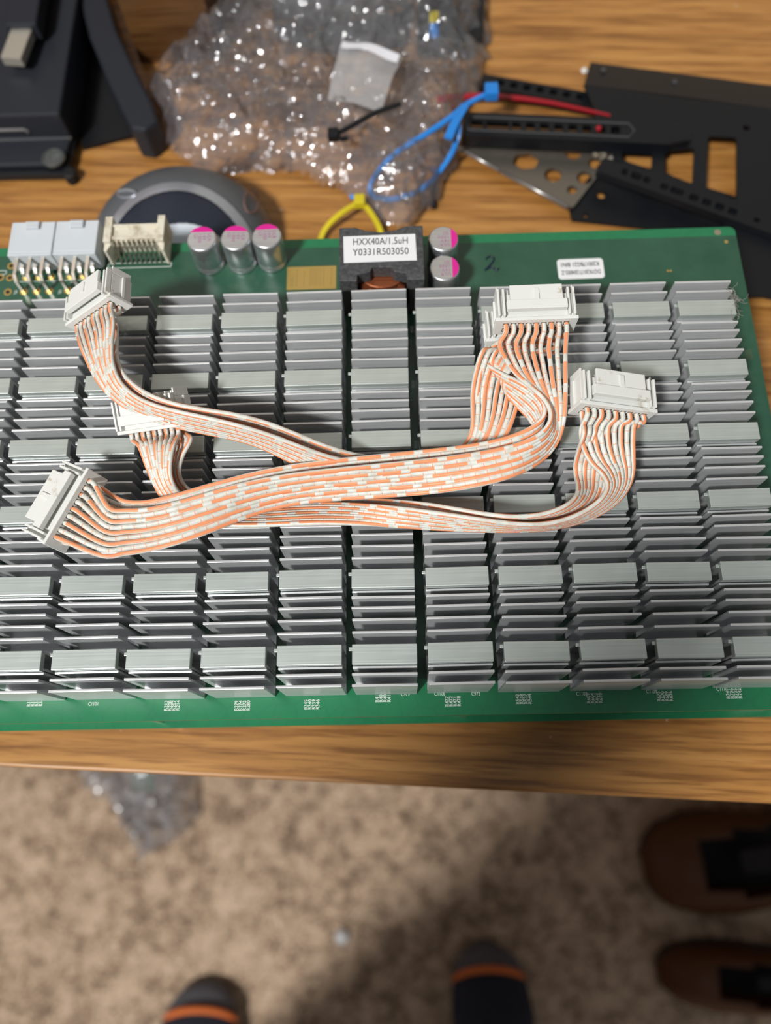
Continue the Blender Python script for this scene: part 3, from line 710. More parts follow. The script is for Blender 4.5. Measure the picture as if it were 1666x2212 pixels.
b = MB(); q = at(152, 385, DESK+3); b.lathe((q.x, q.y+1.5, DESK), [(2.6, 0), (2.8, 1), (2.8, 4.6), (2.2, 5.2)], 20); b.build('rubber_foot', mat('black_rubber', (.004, .004, .005), .7), dk)
# flash stick lying on the dock
us = empty('usb_stick', (-150, 185, -44.6), 'black memory stick with bare metal plug lying on the dock top', 'memory stick')
def bar_px(a, c, w_, z, h):
    p, q = at(*a, z), at(*c, z); d = (q-p).normalized(); n_ = V3((-d.y, d.x, 0))*w_/2
    return [((p+n_).x, (p+n_).y), ((p-n_).x, (p-n_).y), ((q-n_).x, (q-n_).y), ((q+n_).x, (q+n_).y)]
b = MB(); b.prism(bar_px((78, -110), (48, 62), 13, -37, 0), -42.6, -35.0); b.build('case', M_blk2, us, bevel=.8)
b = MB(); b.prism(bar_px((46, 60), (22, 124), 8.6, -37, 0), -41.2, -37.2); b.build('plug', mat('plug_steel', (.50, .47, .40), .3, .6), us, bevel=.3)
b = MB(); b.prism(bar_px((78, -100), (50, 60), 8, -37, 0), -44.55, -42.7); b.build('clip', M_blk, us)
# --- black monitor foot (slanted flat bar)
mf = MB()
Pc = [(192, -40), (222, 70), (262, 160), (296, 228), (312, 268)]; Wd = [11.5, 12, 12.5, 12.5, 11]
ctr = [at(x, y, -48) for x, y in Pc]
ring = []
L_, R_ = [], []
for i, q in enumerate(ctr):
    d = (ctr[min(i+1, 4)]-ctr[max(i-1, 0)]).normalized(); n_ = V3((-d.y, d.x, 0))*Wd[i]/2; L_.append(((q+n_).x, (q+n_).y)); R_.append(((q-n_).x, (q-n_).y))
outl = L_+[((ctr[4]+(ctr[4]-ctr[3]).normalized()*3.4).x-1, (ctr[4]+(ctr[4]-ctr[3]).normalized()*3.4).y)]+R_[::-1]
mf.prism(outl, DESK, -48)
mfe = empty('monitor_foot', (-100, 170, DESK), 'long black foot of a monitor stand slanting down beside the dock', 'stand foot')
mf.build('bar', M_blk2, mfe, bevel=1.4)
# --- dark wooden panel and tall darker block beside the monitor foot
b = MB(); b.box(-330, -60, 226, 246, DESK, 330); b.build('rear_panel', M_woodd, desk)
b = MB(); b.box(-97, -62, 172, 226, DESK, 120); b.build('tall_block', M_woodv, desk)
b = MB(); b.prism(poly_px([(158, 30), (168, 240), (178, 318), (250, 300), (318, 284), (240, 150), (190, 0)], DESK+2), DESK, DESK+2); shade_sheet = b  # thin black sheet painting in the shade between dock and monitor foot
shade_sheet.build('painted_shade', M_blk, mfe)
# --- mouse
ms = empty('computer_mouse', (-71, 79, DESK), 'dark computer mouse with curved silver trim, tucked behind the board', 'mouse')
mx, my, mrx, mry, mh = -69.5, 70, 36.5, 33.5, 29
def dome(x, y, k=0):
    r = math.hypot((x-mx)/mrx, (y-my)/mry)
    return DESK+.8+k+mh*max(0, 1-r**2.3)**.52
def region(x, y):
    a = math.hypot((x+62)/21, (y-42)/19.5); s_ = math.hypot((x+66)/32.5, (y-38)/40.0)
    if a < 1: return 3
    if s_ < .93: return 1
    if s_ < 1.045: return 2
    return 0
parts_ = {0: MB(), 1: MB(), 2: MB(), 3: MB()}
NR, NA = 110, 260
def mp_(i, j):
    r = (i/NR)**.8; a = 2*math.pi*j/NA; return mx+mrx*r*math.cos(a), my+mry*r*math.sin(a)
for i in range(NR):
    for j in range(NA):
        q = [mp_(i, j), mp_(i+1, j), mp_(i+1, j+1), mp_(i, j+1)]
        cxq = sum(v[0] for v in q)/4; cyq = sum(v[1] for v in q)/4; rg_ = region(cxq, cyq); k = (0, .1, .5, .1)[rg_]
        parts_[rg_].add([(v[0], v[1], dome(v[0], v[1], k if i < NR-1 else 0)) for v in q], [(0, 1, 2, 3)])
for rg_, nm, mm in ((0, 'shell', M_grey), (1, 'palm_rest', M_navy), (2, 'silver_trim', M_silver), (3, 'pale_panel', M_lightgrey)):
    mb = parts_[rg_]
    o = mb.build(nm, mm, ms)
    bm = bmesh.new(); bm.from_mesh(o.data); bmesh.ops.remove_doubles(bm, verts=bm.verts, dist=1e-5); bm.to_mesh(o.data); bm.free()
    o.data.polygons.foreach_set('use_smooth', [True]*len(o.data.polygons))
b = MB(); b.prism([(mx+mrx*.97*math.cos(2*math.pi*k/40), my+mry*.97*math.sin(2*math.pi*k/40)) for k in range(40)], DESK, DESK+1.2); b.build('underside', M_blk, ms)
def on_dome(px, py):
    z = -40
    for _ in range(12): q = at(px, py, z); z = dome(q.x, q.y)
    return at(px, py, z)
for px, py, rx_, ry_, nm, mm in ((543, 437, 15, 25, 'side_button', mat('button_red_grey', (.17, .10, .09), .25)), (275, 420, 20, 8, 'button_rim', M_silver)):
    b = MB(); P = []
    for k in range(24):
        a = 2*math.pi*k/24; P.append(on_dome(px+rx_*math.cos(a), py+ry_*math.sin(a))+V3((0, 0, .3)))
    if nm == 'side_button':
        b.add(P, [tuple(range(23, -1, -1))]); 
        P.append(P[0]); b.tube(P, .5, 6, mi=0)
    else: P.append(P[0]); b.tube(P, .55, 6)
    b.build(nm, mm, ms, smooth=False)
# --- metal parts at the right
TZ = DESK
bp = empty('steel_tray', (180, 120, DESK), 'large black steel tray with three rectangular cut-outs, top right of the desk', 'metal bracket')
zt = TZ+9
outer = poly_px([(1262, 182), (1480, 212), (1666, 234), (1990, 275), (2000, 700), (1650, 640), (1600, 640), (1560, 475), (1330, 345)], zt)
wins = [arc_poly(poly_px(w_, zt), 1.5) for w_ in ([(1530, 293), (1592, 296), (1592, 432), (1526, 410)], [(1436, 325), (1500, 318), (1497, 398), (1436, 372)], [(1344, 322), (1410, 326), (1408, 366), (1344, 345)])]
plate('sheet', outer, wins+[circ(at(1613, 276, zt)[:2], 1.4)], zt-1.2, 1.2, M_blkm, bp)
b = MB(); e = [at(1262, 182, zt), at(1666, 234, zt), at(1990, 275, zt)]; f_ = [at(1276, 134, TZ+2), at(1666, 184, TZ+2), at(1985, 226, TZ+2)]
b.add([*e, *f_, *[q-V3((0, 0, 1.2)) for q in e], *[q-V3((0, 0, 1.2)) for q in f_]], [(0, 1, 4, 3), (1, 2, 5, 4), (6, 9, 10, 7), (7, 10, 11, 8), (3, 4, 10, 9), (4, 5, 11, 10), (0, 3, 9, 6)])
b.build('sloped_flange', M_blkm, bp)
for px, py in ((1304, 152), (1458, 178)):
    q = at(px, py, TZ+5); b = MB(); b.lathe((q.x, q.y, q.z-.5), [(1.1, 0), (1.1, 1.0), (.6, 1.3)], 16); b.build('rivet', mat('rivet_grey', (.05, .05, .055), .4), bp)
# second black bent plate
b2 = empty('black_bracket', (120, 88, DESK), 'small black bent bracket lying nearest the board corner, under the slotted rail', 'metal bracket')
zq = TZ+2.0
plate('sheet', poly_px([(1302, 345), (1228, 440), (1236, 474), (1420, 494), (1760, 522), (1740, 470), (1400, 366)], zq), [circ(at(1299, 421, zq)[:2], 1.7), circ(at(1265, 465, zq)[:2], 1.0)], zq-1.4, 1.4, M_blkm, b2)
# grey zinc plate with holes
zp = empty('zinc_plate', (75, 105, DESK), 'dull grey metal plate with round and hexagonal holes beside the blue cable tie', 'metal bracket')
zz = TZ+4.0
hx = at(1136, 348, zz); hexa = [(hx.x+5.6*math.cos(math.radians(60*k+10)), hx.y+4.6*math.sin(math.radians(60*k+10))) for k in range(6)]
hl = [hexa]+[circ(at(x, y, zz)[:2], r) for x, y, r in ((1238, 330, 3.3), (1195, 378, 3.5), (1263, 384, 3.1), (1286, 352, 2.8), (1236, 410, 2.0))]
plate('sheet', poly_px([(992, 320), (1030, 300), (1310, 306), (1318, 345), (1240, 446), (1222, 448), (1085, 372)], zz), hl, zz-1.2, 1.2, M_zinc, zp)
b = MB(); e = [at(988, 318, zz+.5), at(1078, 368, zz+.5), at(1084, 372, zz+.5), at(1226, 446, zz+.5)]
for i in (0, 2): b.tube([e[i], e[i+1]], .75, 8)
b.build('rolled_edge', mat('bright_zinc', (.42, .41, .40), .3, .8), zp, smooth=True)
b = MB()
for x, y in ((1290, 322), (1306, 330), (1322, 340)):
    q = at(x, y, zz+2); b.lathe((q.x, q.y, zz), [(1.5, 0), (1.5, 2.5), (.8, 3.3)], 12)
b.build('screw', M_tin, zp)
# slotted black rail, thick
def rail(name, lab, a, c, w_, z0, z1, slots, mcol, end=0):
    r_ = empty(name, ((at(*a, z1).x+at(*c, z1).x)/2, (at(*a, z1).y+at(*c, z1).y)/2, DESK), lab, 'metal rail')
    p, q = at(*a, z1), at(*c, z1); d = (q-p); L = d.length; d.normalize(); n_ = V3((-d.y, d.x, 0))
    def W(u, v): return ((p+d*u*L+n_*v).x, (p+d*u*L+n_*v).y)
    oc = arc_poly([W(0, -w_/2), W(1, -w_/2), W(1, w_/2), W(0, w_/2)], 1.2)
    hs = []
    for u, lu, v, lv, rd in slots:
        du = lu/2/L
        hs.append(arc_poly([W(u-du, v-lv/2), W(u+du, v-lv/2), W(u+du, v+lv/2), W(u-du, v+lv/2)], rd))
    plate('face', oc, hs, z1-1.2, 1.2, mcol, r_)
    for s_ in (-1, 1):
        b = MB(); b.prism([W(0, s_*w_/2), W(1, s_*w_/2), W(1, s_*(w_/2-1.0)), W(0, s_*(w_/2-1.0))], z0, z1-1.2); b.build('side_wall', mcol, r_)
    return r_, W
r1, W1 = rail('perforated_rail', 'thin black rail with a line of round holes, above the red strap', (1040, 172), (1345, 226), 7.0, TZ, TZ+5, [(.14+.094*k, 3.3, .2, 3.3, 1.3) for k in range(8)], M_blkm)
r2, W2 = rail('slotted_rail', 'thick black rail with square slots pointing at the blue cable tie', (1000, 266), (1450, 286), 12.0, TZ+7, TZ+13, [(.07, 5, 0, 4, .8), (.17, 9, 0, 4, .8)]+[(.26+.068*k, 3.6, 0, 4.0, .8) for k in range(8)], M_blkm)
b = MB(); b.prism([W2(1, -4.5), W2(1.08, -2.6), W2(1.10, -2.6), W2(1.10, 2.2), W2(1.06, 4.5), W2(1, 5.6)], TZ+9, TZ+12); b.build('end_tab', M_blkm, r2, bevel=.3)
P_ = [V3((*W2(u, v), TZ+13.1)) for u, v in ((.03, -3.4), (.80, -3.4), (.825, 0), (.80, 3.4), (.03, 3.4), (.012, 0), (.03, -3.4))]
b = MB(); b.tube(P_, .35, 6); b.build('raised_rim', mat('worn_black_edge', (.06, .062, .065), .35), r2)
b = MB(); q = V3((*W2(.655, .3), TZ+12.6)); b.lathe(tuple(q), [(1.1, 0), (1.1, 1.0), (.5, 1.3)], 12); b.build('red_button', M_red, r2)
r3, W3 = rail('perforated_rail', 'black perforated rail running diagonally toward the top board corner', (1296, 354), (1760, 520), 7.4, TZ+9.4, TZ+12.5, [(.12, 2.4, .5, 3, 1), (.175, 4.2, .5, 3.4, 1.4), (.225, 2.6, .5, 3, 1), (.31, 3, .2, 3, 1.2), (.37, 5.2, .2, 3.2, 1.4), (.74, 2.2, 0, 2.2, .9)]+[(.45+.06*k, 3.4, 0, 3.2, .8) for k in range(4)], M_blkm)
# red strap
b = MB(); A_, B_ = at(958, 212, TZ+7), at(1085, 206, TZ+8); P = [at(945, 215, TZ+6), at(1000, 208, TZ+7), at(1085, 209, TZ+8), at(1190, 222, TZ+9), at(1318, 250, TZ+9)]
Q = crom(P, 6)
for i in range(len(Q)-1):
    w0 = 1.7-1.2*i/len(Q); n_ = V3((0, w0, 0)); n2 = V3((0, 1.7-1.2*(i+1)/len(Q), 0))
    b.add([Q[i]-n_, Q[i+1]-n2, Q[i+1]+n2, Q[i]+n_], [(0, 1, 2, 3)])
o = b.build('red_strap', M_red, loc=(90, 140, TZ+6)); sm = o.modifiers.new('s', 'SOLIDIFY'); sm.thickness = .8*S; sm.offset = 0
tag(o, 'bright red flat strap lying between the two black rails', 'strap')

# ------------------------------------------------------------------ clear bags
def inside(x, y, poly):
    c = False; n = len(poly)
    for i in range(n):
        x1, y1 = poly[i]; x2, y2 = poly[i-1]
        if (y1 > y) != (y2 > y) and x < (x2-x1)*(y-y1)/(y2-y1)+x1: c = not c
    return c
def edge_d(x, y, poly):
    best = 1e9; n = len(poly)
    for i in range(n):
        ax, ay = poly[i-1]; bx, by = poly[i]; dx, dy = bx-ax, by-ay; t = max(0, min(1, ((x-ax)*dx+(y-ay)*dy)/(dx*dx+dy*dy)))
        best = min(best, math.hypot(x-ax-t*dx, y-ay-t*dy))
    return best
def crumple(poly, z0, h, step, seed, amp):
    xs = [p[0] for p in poly]; ys = [p[1] for p in poly]; mb = MB(); idx = {}
    nx = int((max(xs)-min(xs))/step)+1; ny = int((max(ys)-min(ys))/step)+1; so_ = V3((seed*13.1, seed*7.7, seed*3.3))
    def vid(i, j):
        if (i, j) in idx: return idx[(i, j)]
        x, y = min(xs)+i*step, min(ys)+j*step
        e = min(1, edge_d(x, y, poly)/16) if inside(x, y, poly) else 0
        p_ = V3((x, y, 0))
        r1_ = 1-abs(noise.noise(p_*.035+so_))*2.2; r2_ = 1-abs(noise.noise(p_*.09+so_*2+V3((noise.noise(p_*.05), 0, 0))*1.5))*2; r3_ = 1-abs(noise.noise(p_*.24+so_*3))*2
        hh = h*(e**.6)*(.55+.45*r1_)+amp*(.25+.75*e)*(r2_*.9+r3_*.62)
        jx = noise.noise(p_*.13+so_*4)*3; jy = noise.noise(p_*.13+so_*5)*3
        mb.v.append(V3((x+jx, y+jy, max(z0+.4, z0+hh)))); idx[(i, j)] = len(mb.v)-1; return idx[(i, j)]
    for i in range(nx):
        for j in range(ny):
            x, y = min(xs)+(i+.5)*step, min(ys)+(j+.5)*step
            if inside(x, y, poly):
                a, b_, c, d = vid(i, j), vid(i+1, j), vid(i+1, j+1), vid(i, j+1)
                mb.f += [(a, b_, c), (a, c, d)] if (i+j) % 2 else [(a, b_, d), (b_, c, d)]; mb.mi += [0, 0]
    return mb
big = poly_px([(305, 190), (345, 120), (410, 60), (470, -60), (700, -120), (1040, -80), (1062, 60), (1048, 160), (1005, 235), (990, 330), (940, 425), (870, 475), (800, 450), (740, 390), (640, 350), (540, 345), (470, 350), (400, 345), (345, 285), (325, 225)], DESK+8)
tb = empty('plastic_bag', (0, 140, DESK), 'large crumpled clear plastic bag full of glints, lying behind the mouse', 'plastic bag')
crumple(big, DESK+1, 19, 1.35, 1, 3.4).build('upper_film', M_film, tb)
big2 = [(x*.97, (y-150)*.97+150) for x, y in big]
crumple(big2, DESK+.5, 6, 1.8, 2, 2.6).build('lower_film', M_film, tb)
# things seen through it
b = MB(); b.prism(arc_poly(poly_px([(585, -120), (905, -100), (880, 92), (700, 108), (592, 70)], DESK+3), 5), DESK, DESK+3)
tag(b.build('dark_pouch', mat('pouch_grey', (.05, .056, .062), .35), loc=(0, 200, DESK), bevel=.8), 'flat dark grey pouch seen through the big plastic bag', 'pouch')
ad = empty('small_adapter', (35, 195, DESK), 'black adapter with yellow and blue sockets under the big plastic bag', 'adapter')
b = MB(); b.prism(arc_poly(poly_px([(905, -60), (1050, -60), (1045, 88), (1010, 108), (900, 98)], DESK+6), 3), DESK, DESK+7); b.build('case', M_blk, ad, bevel=.8)
for nm, y0_, y1_, mm in (('yellow_socket', 30, 54, M_yel), ('blue_socket', 55, 74, M_blue)):
    b = MB(); b.prism(poly_px([(928, y0_), (948, y0_), (948, y1_), (928, y1_)], DESK+9), DESK+7, DESK+10.5); b.build(nm, mm, ad, bevel=.3)
zb = empty('zip_bag', (0, 150, DESK), 'small clear zip bag with pale seal strip, resting on the big crumpled bag', 'plastic bag')
def sheet_px(pts, z, n=10, amp=1.0, seed=0):
    c = [at(*p_, z) for p_ in pts]; mb = MB()
    for i in range(n+1):
        for j in range(n+1):
            u, v = i/n, j/n; q = (c[0]*(1-u)+c[1]*u)*(1-v)+(c[3]*(1-u)+c[2]*u)*v; mb.v.append(q+V3((0, 0, noise.noise(q*.08+V3((seed, 0, 0)))*amp*2)))
    for i in range(n):
        for j in range(n): a = i*(n+1)+j; mb.f.append((a, a+1, a+n+2, a+n+1)); mb.mi.append(0)
    return mb
sheet_px([(738, 78), (870, 118), (822, 240), (708, 212)], DESK+24, amp=1.5).build('bag_body', M_film2, zb, smooth=True)
o = sheet_px([(740, 82), (864, 116), (858, 134), (736, 98)], DESK+25.2, amp=1.5).build('seal_strip', mat('seal_white', (.72, .72, .76), .4), zb, smooth=True)
# ------------------------------------------------------------------ cable ties
def tie(name, lab, cat, parts, m, grp=None):
    o0 = at(*parts[0][0][:2], DESK); e_ = empty(name, (o0.x, o0.y, DESK), lab, cat, grp)
    for k, (pts, w0) in enumerate([(p_[0:-1], p_[-1]) for p_ in parts]):
        Q = crom([at(x, y, z) for x, y, z in pts], 7); b = MB(); vv = []
        for i, q in enumerate(Q):
            d = (Q[min(i+1, len(Q)-1)]-Q[max(i-1, 0)]).normalized(); sd = d.cross(V3((0, 0, 1))); sd = sd.normalized() if sd.length > .05 else V3((1, 0, 0)); up = sd.cross(d)
            b.v += [q+sd*w0/2-up*.5, q+sd*w0/2+up*.5, q-sd*w0/2+up*.5, q-sd*w0/2-up*.5]
        for i in range(len(Q)-1):
            for j in range(4): b.f.append((i*4+j, (i+1)*4+j, (i+1)*4+(j+1) % 4, i*4+(j+1) % 4)); b.mi.append(0)
        b.f += [(0, 1, 2, 3), ((len(Q)-1)*4+3, (len(Q)-1)*4+2, (len(Q)-1)*4+1, (len(Q)-1)*4)]; b.mi += [0, 0]
        b.build('strap', m, e_)
    return e_
def head(e_, px, py, z, r, m):
    q = at(px, py, z); b = MB(); b.box(q.x-r, q.x+r, q.y-r*1.1, q.y+r*1.1, q.z-r*.8, q.z+r*.8); b.build('head', m, e_, bevel=.5)
bt = tie('cable_tie', 'bright blue looped cable tie at the lower right of the big bag', 'cable tie',
    [[(1060, 200, -42), (1010, 225, -43), (968, 258, -43), (920, 290, -46), (850, 335, -50), (808, 385, -56), (802, 420, -60), (850, 430, -61), (920, 402, -60), (968, 345, -55), (988, 300, -48), (990, 262, -44), (1.9)],
     [(1005, 228, -43), (985, 262, -43), (968, 300, -44), 3.2]], M_blue)
head(bt, 1062, 198, -41, 2.6, M_blue)
b = MB(); b.tube([at(757, 424, -58), at(790, 432, -58)], 1.0, 6); b.build('tail', M_blue, bt)
yt = tie('cable_tie', 'bright yellow cable tie with a knot, just behind the inductor', 'cable tie',
    [[(778, 436, -57), (735, 463, -57), (700, 500, -60), (680, 560, -63), 2.0], [(780, 436, -57), (802, 462, -57), (822, 500, -60), (834, 560, -63), 2.0]], M_yel)
head(yt, 777, 435, -56, 2.2, M_yel)
kt = tie('cable_tie', 'black cable tie lying on top of the big crumpled bag', 'cable tie', [[(865, 224, -38), (810, 244, -36), (760, 272, -37), (725, 290, -39), 1.7], [(725, 290, -39), (738, 300, -39), (750, 298, -40), 1.7]], M_blk)
head(kt, 720, 291, -39, 2.1, M_blk)
k2 = tie('cable_tie', 'short black cable tie end sticking out under the bag tip', 'cable tie', [[(938, 395, -62), (937, 420, -62), (937, 450, -62), 1.7]], M_blk)
b = MB(); q = at(1262, 155, DESK); b.lathe((q.x, q.y, DESK), [(1.3, 0), (1.6, .6), (1.1, 1.4), (.3, 1.7)], 7); tag(b.build('crumb', mat('crumb_white', (.7, .68, .64), .6), loc=(q.x, q.y, DESK)), 'tiny white crumb beside the corner of the black tray', 'crumb')

# ================================================================== FLOOR THINGS
fb = poly_px([(165, 1640), (420, 1630), (432, 1760), (395, 1800), (340, 1830), (300, 1862), (268, 1800), (232, 1735), (178, 1700)], FLOOR+12)
tf = empty('plastic_bag', (fb[4][0], fb[4][1]+30, FLOOR), 'small crumpled clear plastic bag on the carpet below the desk edge', 'plastic bag')
crumple(fb, FLOOR+2, 34, 4.0, 5, 12).build('film', film('floor_bag_film', (.8, .8, .85), .30, 3.4, .2, 40), tf)
q = at(300, 1690, FLOOR+20); b = MB(); b.box(q.x-14, q.x+14, q.y-9, q.y+12, FLOOR+1, FLOOR+7); b.build('green_label', mat('label_green', (.12, .30, .16), .5), tf, bevel=2)
q = at(740, 2022, FLOOR); b = MB(); b.lathe((q.x, q.y, FLOOR), [(7, 0), (9, 4), (6, 9), (2, 11)], 7); tag(b.build('paper_crumb', mat('paper_white', (.7, .7, .7), .6), loc=(q.x, q.y, FLOOR)), 'white paper crumb on the carpet between the feet', 'crumb')
# shoes at the right
M_leather = mat('brown_leather', (.10, .036, .011), .5, spec=.3); M_lining = mat('shoe_lining', (.012, .010, .010), .8); M_sole = mat('shoe_sole', (.05, .035, .025), .7)
def shoe(px, py, name, lab, ang, sc=1.0, wy=1.0):
    q0 = at(px, py, FLOOR); e_ = empty(name, (q0.x, q0.y, FLOOR), lab, 'shoe', None)
    secs_ = [(0, 14, 20), (8, 30, 36), (22, 41, 48), (50, 49, 62), (85, 50, 74), (120, 45, 84), (170, 40, 92), (230, 40, 94), (268, 33, 90), (284, 14, 70)]; secs = [(a_, b_*wy, c_) for a_, b_, c_ in secs_]
    f = rotf(q0.x, q0.y, ang, FLOOR); n = 28; b = MB()
    for x, hw, h in secs:
        for k in range(n):
            a = 2*math.pi*k/n; y = hw*math.copysign(abs(math.cos(a))**.8, math.cos(a)); z = 12+(h-12)*.5*(1+math.sin(a)); b.v.append(f(V3((x*sc, y*sc, z))))
    for i in range(len(secs)-1):
        for k in range(n):
            a_ = 2*math.pi*(k+.5)/n
            if secs[i][0] >= 50 and math.sin(a_) > {50: .9, 85: .72}.get(secs[i][0], .6): continue            # the opening
            b.f.append((i*n+k, (i+1)*n+k, (i+1)*n+(k+1) % n, i*n+(k+1) % n)); b.mi.append(0)
    b.f += [tuple(range(n)), tuple(range(len(secs)*n-1, (len(secs)-1)*n-1, -1))]; b.mi += [0, 0]
    o = b.build('upper', M_leather, e_, smooth=True); sm = o.modifiers.new('s', 'SOLIDIFY'); sm.thickness = 2.5*S
    b = MB(); ol = [(x*sc, (hw+3)*sc) for x, hw, h in secs]+[(x*sc, -(hw+3)*sc) for x, hw, h in reversed(secs)]; b.prism(ol, 0, 13, fr=f); b.build('sole', M_sole, e_, bevel=2)
    b = MB(); b.prism([(50*sc, -14*sc*wy), (80*sc, -30*sc*wy), (120*sc, -36*sc*wy), (265*sc, -28*sc*wy), (265*sc, 28*sc*wy), (120*sc, 36*sc*wy), (80*sc, 30*sc*wy), (50*sc, 14*sc*wy)], 14, 22, fr=f); b.build('insole', M_lining, e_, bevel=3)
    b = MB(); b.prism([(92*sc, -12*sc*wy), (150*sc, -16*sc*wy), (150*sc, 16*sc*wy), (92*sc, 12*sc*wy)], 56, 60, fr=f); b.build('tongue', M_lining, e_, bevel=2)
    return e_
shoe(1385, 1868, 'leather_shoe', 'brown leather shoe farther from the camera, partly under the desk', math.radians(4))
shoe(1415, 2090, 'leather_shoe', 'brown leather shoe at the lower right corner, nearer the camera', math.radians(-3), .95, .62)
# ------------------------------------------------------------------ the person standing at the desk
pe = empty('person', (-60, -560, FLOOR), 'person standing at the desk in dark socks with grey toes and orange seams', 'person')
def skin_obj(name, chain, rad, m, parent, sub=2, flat=1.0):
    """chain: dict name->(pos, radius or (rx, ry)); rad: edges"""
    ks = list(chain); ix = {k: i for i, k in enumerate(ks)}; o0 = V3(parent.location)/S
    me = bpy.data.meshes.new(name); me.from_pydata([(V3(chain[k][0])-o0)*S for k in ks], [(ix[a], ix[b_]) for a, b_ in rad], [])
    o = bpy.data.objects.new(name, me); COL.objects.link(o); o.parent = parent; me.materials.append(m)
    md = o.modifiers.new('skin', 'SKIN'); md.use_smooth_shade = True
    for k in ks:
        r = chain[k][1]; r = r if hasattr(r, '__len__') else (r, r); sv = me.skin_vertices[0].data[ix[k]]; sv.radius = (r[0]*S, r[1]*S)
    me.skin_vertices[0].data[0].use_root = True
    o.modifiers.new('sub', 'SUBSURF').levels = sub; o.modifiers['sub'].render_levels = sub
    return o
M_skin = mat('skin', (.50, .28, .19), .5); M_trous = mat('navy_cotton', (.010, .013, .024), .85); M_shirt = mat('charcoal_cotton', (.04, .04, .045), .85)
LT, RT = at(446, 2118, FLOOR+16), at(1048, 2034, FLOOR+16)
la, ra = V3((LT.x-16, LT.y-205, FLOOR+90)), V3((RT.x+8, RT.y-205, FLOOR+90))
ch = {'pelvis': ((-50, -545, 120), (135, 100)), 'waist': ((-48, -545, 260), (115, 90)), 'chest': ((-46, -590, 430), (125, 95)), 'neck0': ((-46, -590, 560), (60, 55)), 'neck': ((-46, -570, 610), (45, 45)), 'head': ((-44, -540, 700), (70, 82)), 'crown': ((-44, -530, 780), (60, 70)),
      'lhip': ((-130, -545, 60), (90, 88)), 'lknee': ((-175, -520, -330), (64, 64)), 'lank': (tuple(la), (34, 36)), 'rhip': ((25, -545, 60), (90, 88)), 'rknee': ((85, -510, -330), (64, 64)), 'rank': (tuple(ra), (34, 36)),
      'lsh': ((-205, -600, 520), (52, 50)), 'lelb': ((-275, -480, 250), (42, 42)), 'lwr': ((-100, -300, 275), (30, 30)), 'lhand': ((-50, -245, 265), (36, 26)), 'rsh': ((115, -600, 520), (52, 50)), 'relb': ((190, -480, 250), (42, 42)), 'rwr': ((120, -300, 275), (30, 30)), 'rhand': ((85, -240, 265), (36, 26))}
ed = [('pelvis', 'waist'), ('waist', 'chest'), ('chest', 'neck0'), ('neck0', 'neck'), ('neck', 'head'), ('head', 'crown'), ('pelvis', 'lhip'), ('lhip', 'lknee'), ('lknee', 'lank'), ('pelvis', 'rhip'), ('rhip', 'rknee'), ('rknee', 'rank'),
      ('chest', 'lsh'), ('lsh', 'lelb'), ('lelb', 'lwr'), ('chest', 'rsh'), ('rsh', 'relb'), ('relb', 'rwr'), ('lwr', 'lhand'), ('rwr', 'rhand')]
skin_obj('body', ch, ed, M_skin, pe)
grow = lambda ks, g: {k: (ch[k][0], (ch[k][1][0]+g, ch[k][1][1]+g)) for k in ks}
tk = ['pelvis', 'waist', 'lhip', 'lknee', 'lank', 'rhip', 'rknee', 'rank']
tc_ = grow(tk, 9); tc_['waist'] = ((-48, -545, 200), (128, 102))
for k in ('lank', 'rank'): tc_[k] = (ch[k][0], (56, 56))
skin_obj('trousers', tc_, [e_ for e_ in ed if e_[0] in tk and e_[1] in tk], M_trous, pe)
sk_ = ['waist', 'chest', 'neck0', 'lsh', 'lelb', 'rsh', 'relb']; sc_ = grow(sk_, 10); sc_['hem'] = ((-50, -545, 90), (148, 116))
sc_ = {k: sc_[k] for k in ['hem']+sk_}
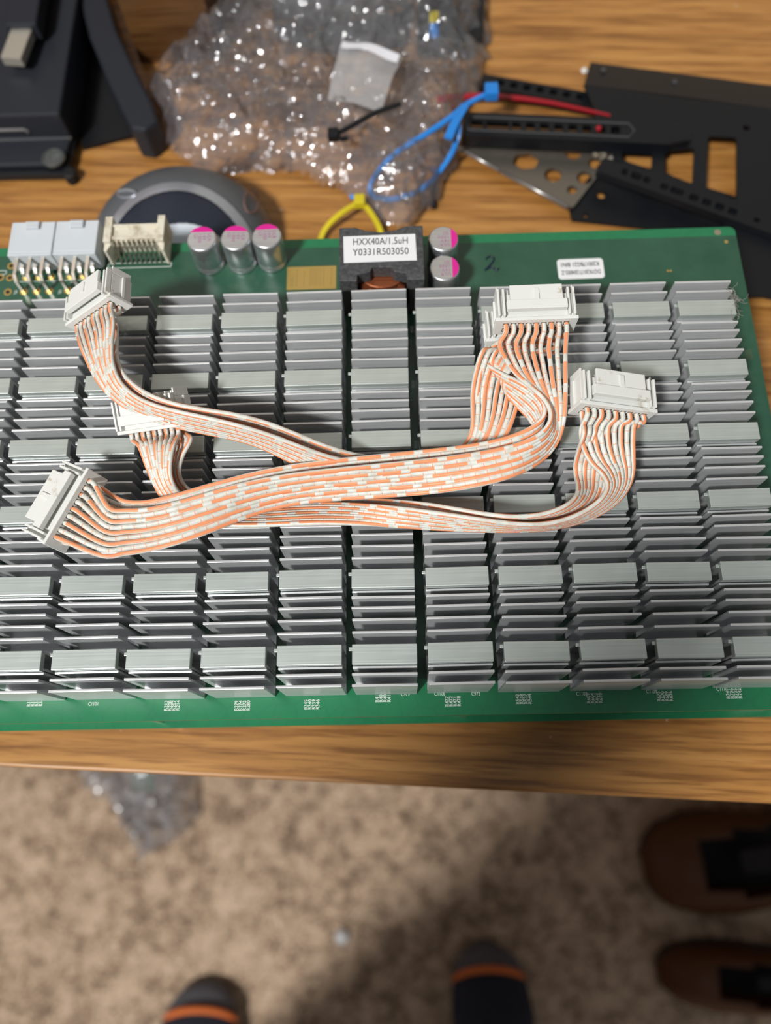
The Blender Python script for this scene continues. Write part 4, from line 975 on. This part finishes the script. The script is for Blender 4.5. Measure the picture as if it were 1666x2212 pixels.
skin_obj('shirt', sc_, [('hem', 'waist')]+[e_ for e_ in ed if e_[0] in sk_ and e_[1] in sk_], M_shirt, pe)
b = MB(); b.lathe((-44, -545, 690), [(74, 0), (84, 30), (82, 70), (60, 105), (20, 118)], 24); b.build('hair', mat('brown_hair', (.04, .022, .012), .7), pe, smooth=True)
M_sock = mat('navy_knit', (.016, .018, .030), .9); M_toe = mat('grey_knit', (.10, .10, .115), .9); M_or = mat('orange_knit', (.70, .16, .03), .8)
n_ = noise_n(M_toe, coords(M_toe), 500, 3); lk(M_toe, ramp(M_toe, n_, [(.35, (.06, .06, .075)), (.65, (.17, .17, .19))]), bsdf(M_toe).inputs['Base Color'])
def sock(tip, dx):
    secs = [(0, 7, 5), (3, 15, 10), (8, 24, 14), (16, 32, 18), (25, 37, 22), (25.5, 37, 22), (38, 40, 26), (60, 43, 33), (100, 43, 40), (140, 38, 52), (175, 36, 66), (200, 36, 80), (235, 32, 60), (252, 14, 30)]
    n = 32; sm_ = [MB(), MB()]
    def P(i, k):
        y, hw, h = secs[i]; a = 2*math.pi*k/n; return V3((tip.x+dx*y/200+hw*math.cos(a), tip.y-y, FLOOR+1+h*(1+math.sin(a))))
    for i in range(len(secs)-1):
        mb = sm_[0] if i < 4 else sm_[1]
        base = len(mb.v); mb.v += [P(i, k) for k in range(n)]+[P(i+1, k) for k in range(n)]
        for k in range(n): mb.f.append((base+k, base+(k+1) % n, base+n+(k+1) % n, base+n+k)); mb.mi.append(0)
    sm_[0].v += [P(0, k) for k in range(n)]; m0 = len(sm_[0].v); sm_[0].f.append(tuple(range(m0-1, m0-n-1, -1))); sm_[0].mi.append(0)
    s_ = sm_[1].build('sock', M_sock, pe, smooth=True); sm_[0].build('toe_cap', M_toe, s_, smooth=True)
    b = MB(); Q = [P(4, k)+V3((0, 0, 1.2)) for k in range(0, 17)]
    Q = [q+V3((0, -16*(1-math.sin(math.pi*k/16))+4, 0)) for k, q in enumerate(Q)]
    b.tube(Q, 3.6, 8); b.build('toe_seam', M_or, s_, smooth=True)
sock(LT, -16); sock(RT, 8)
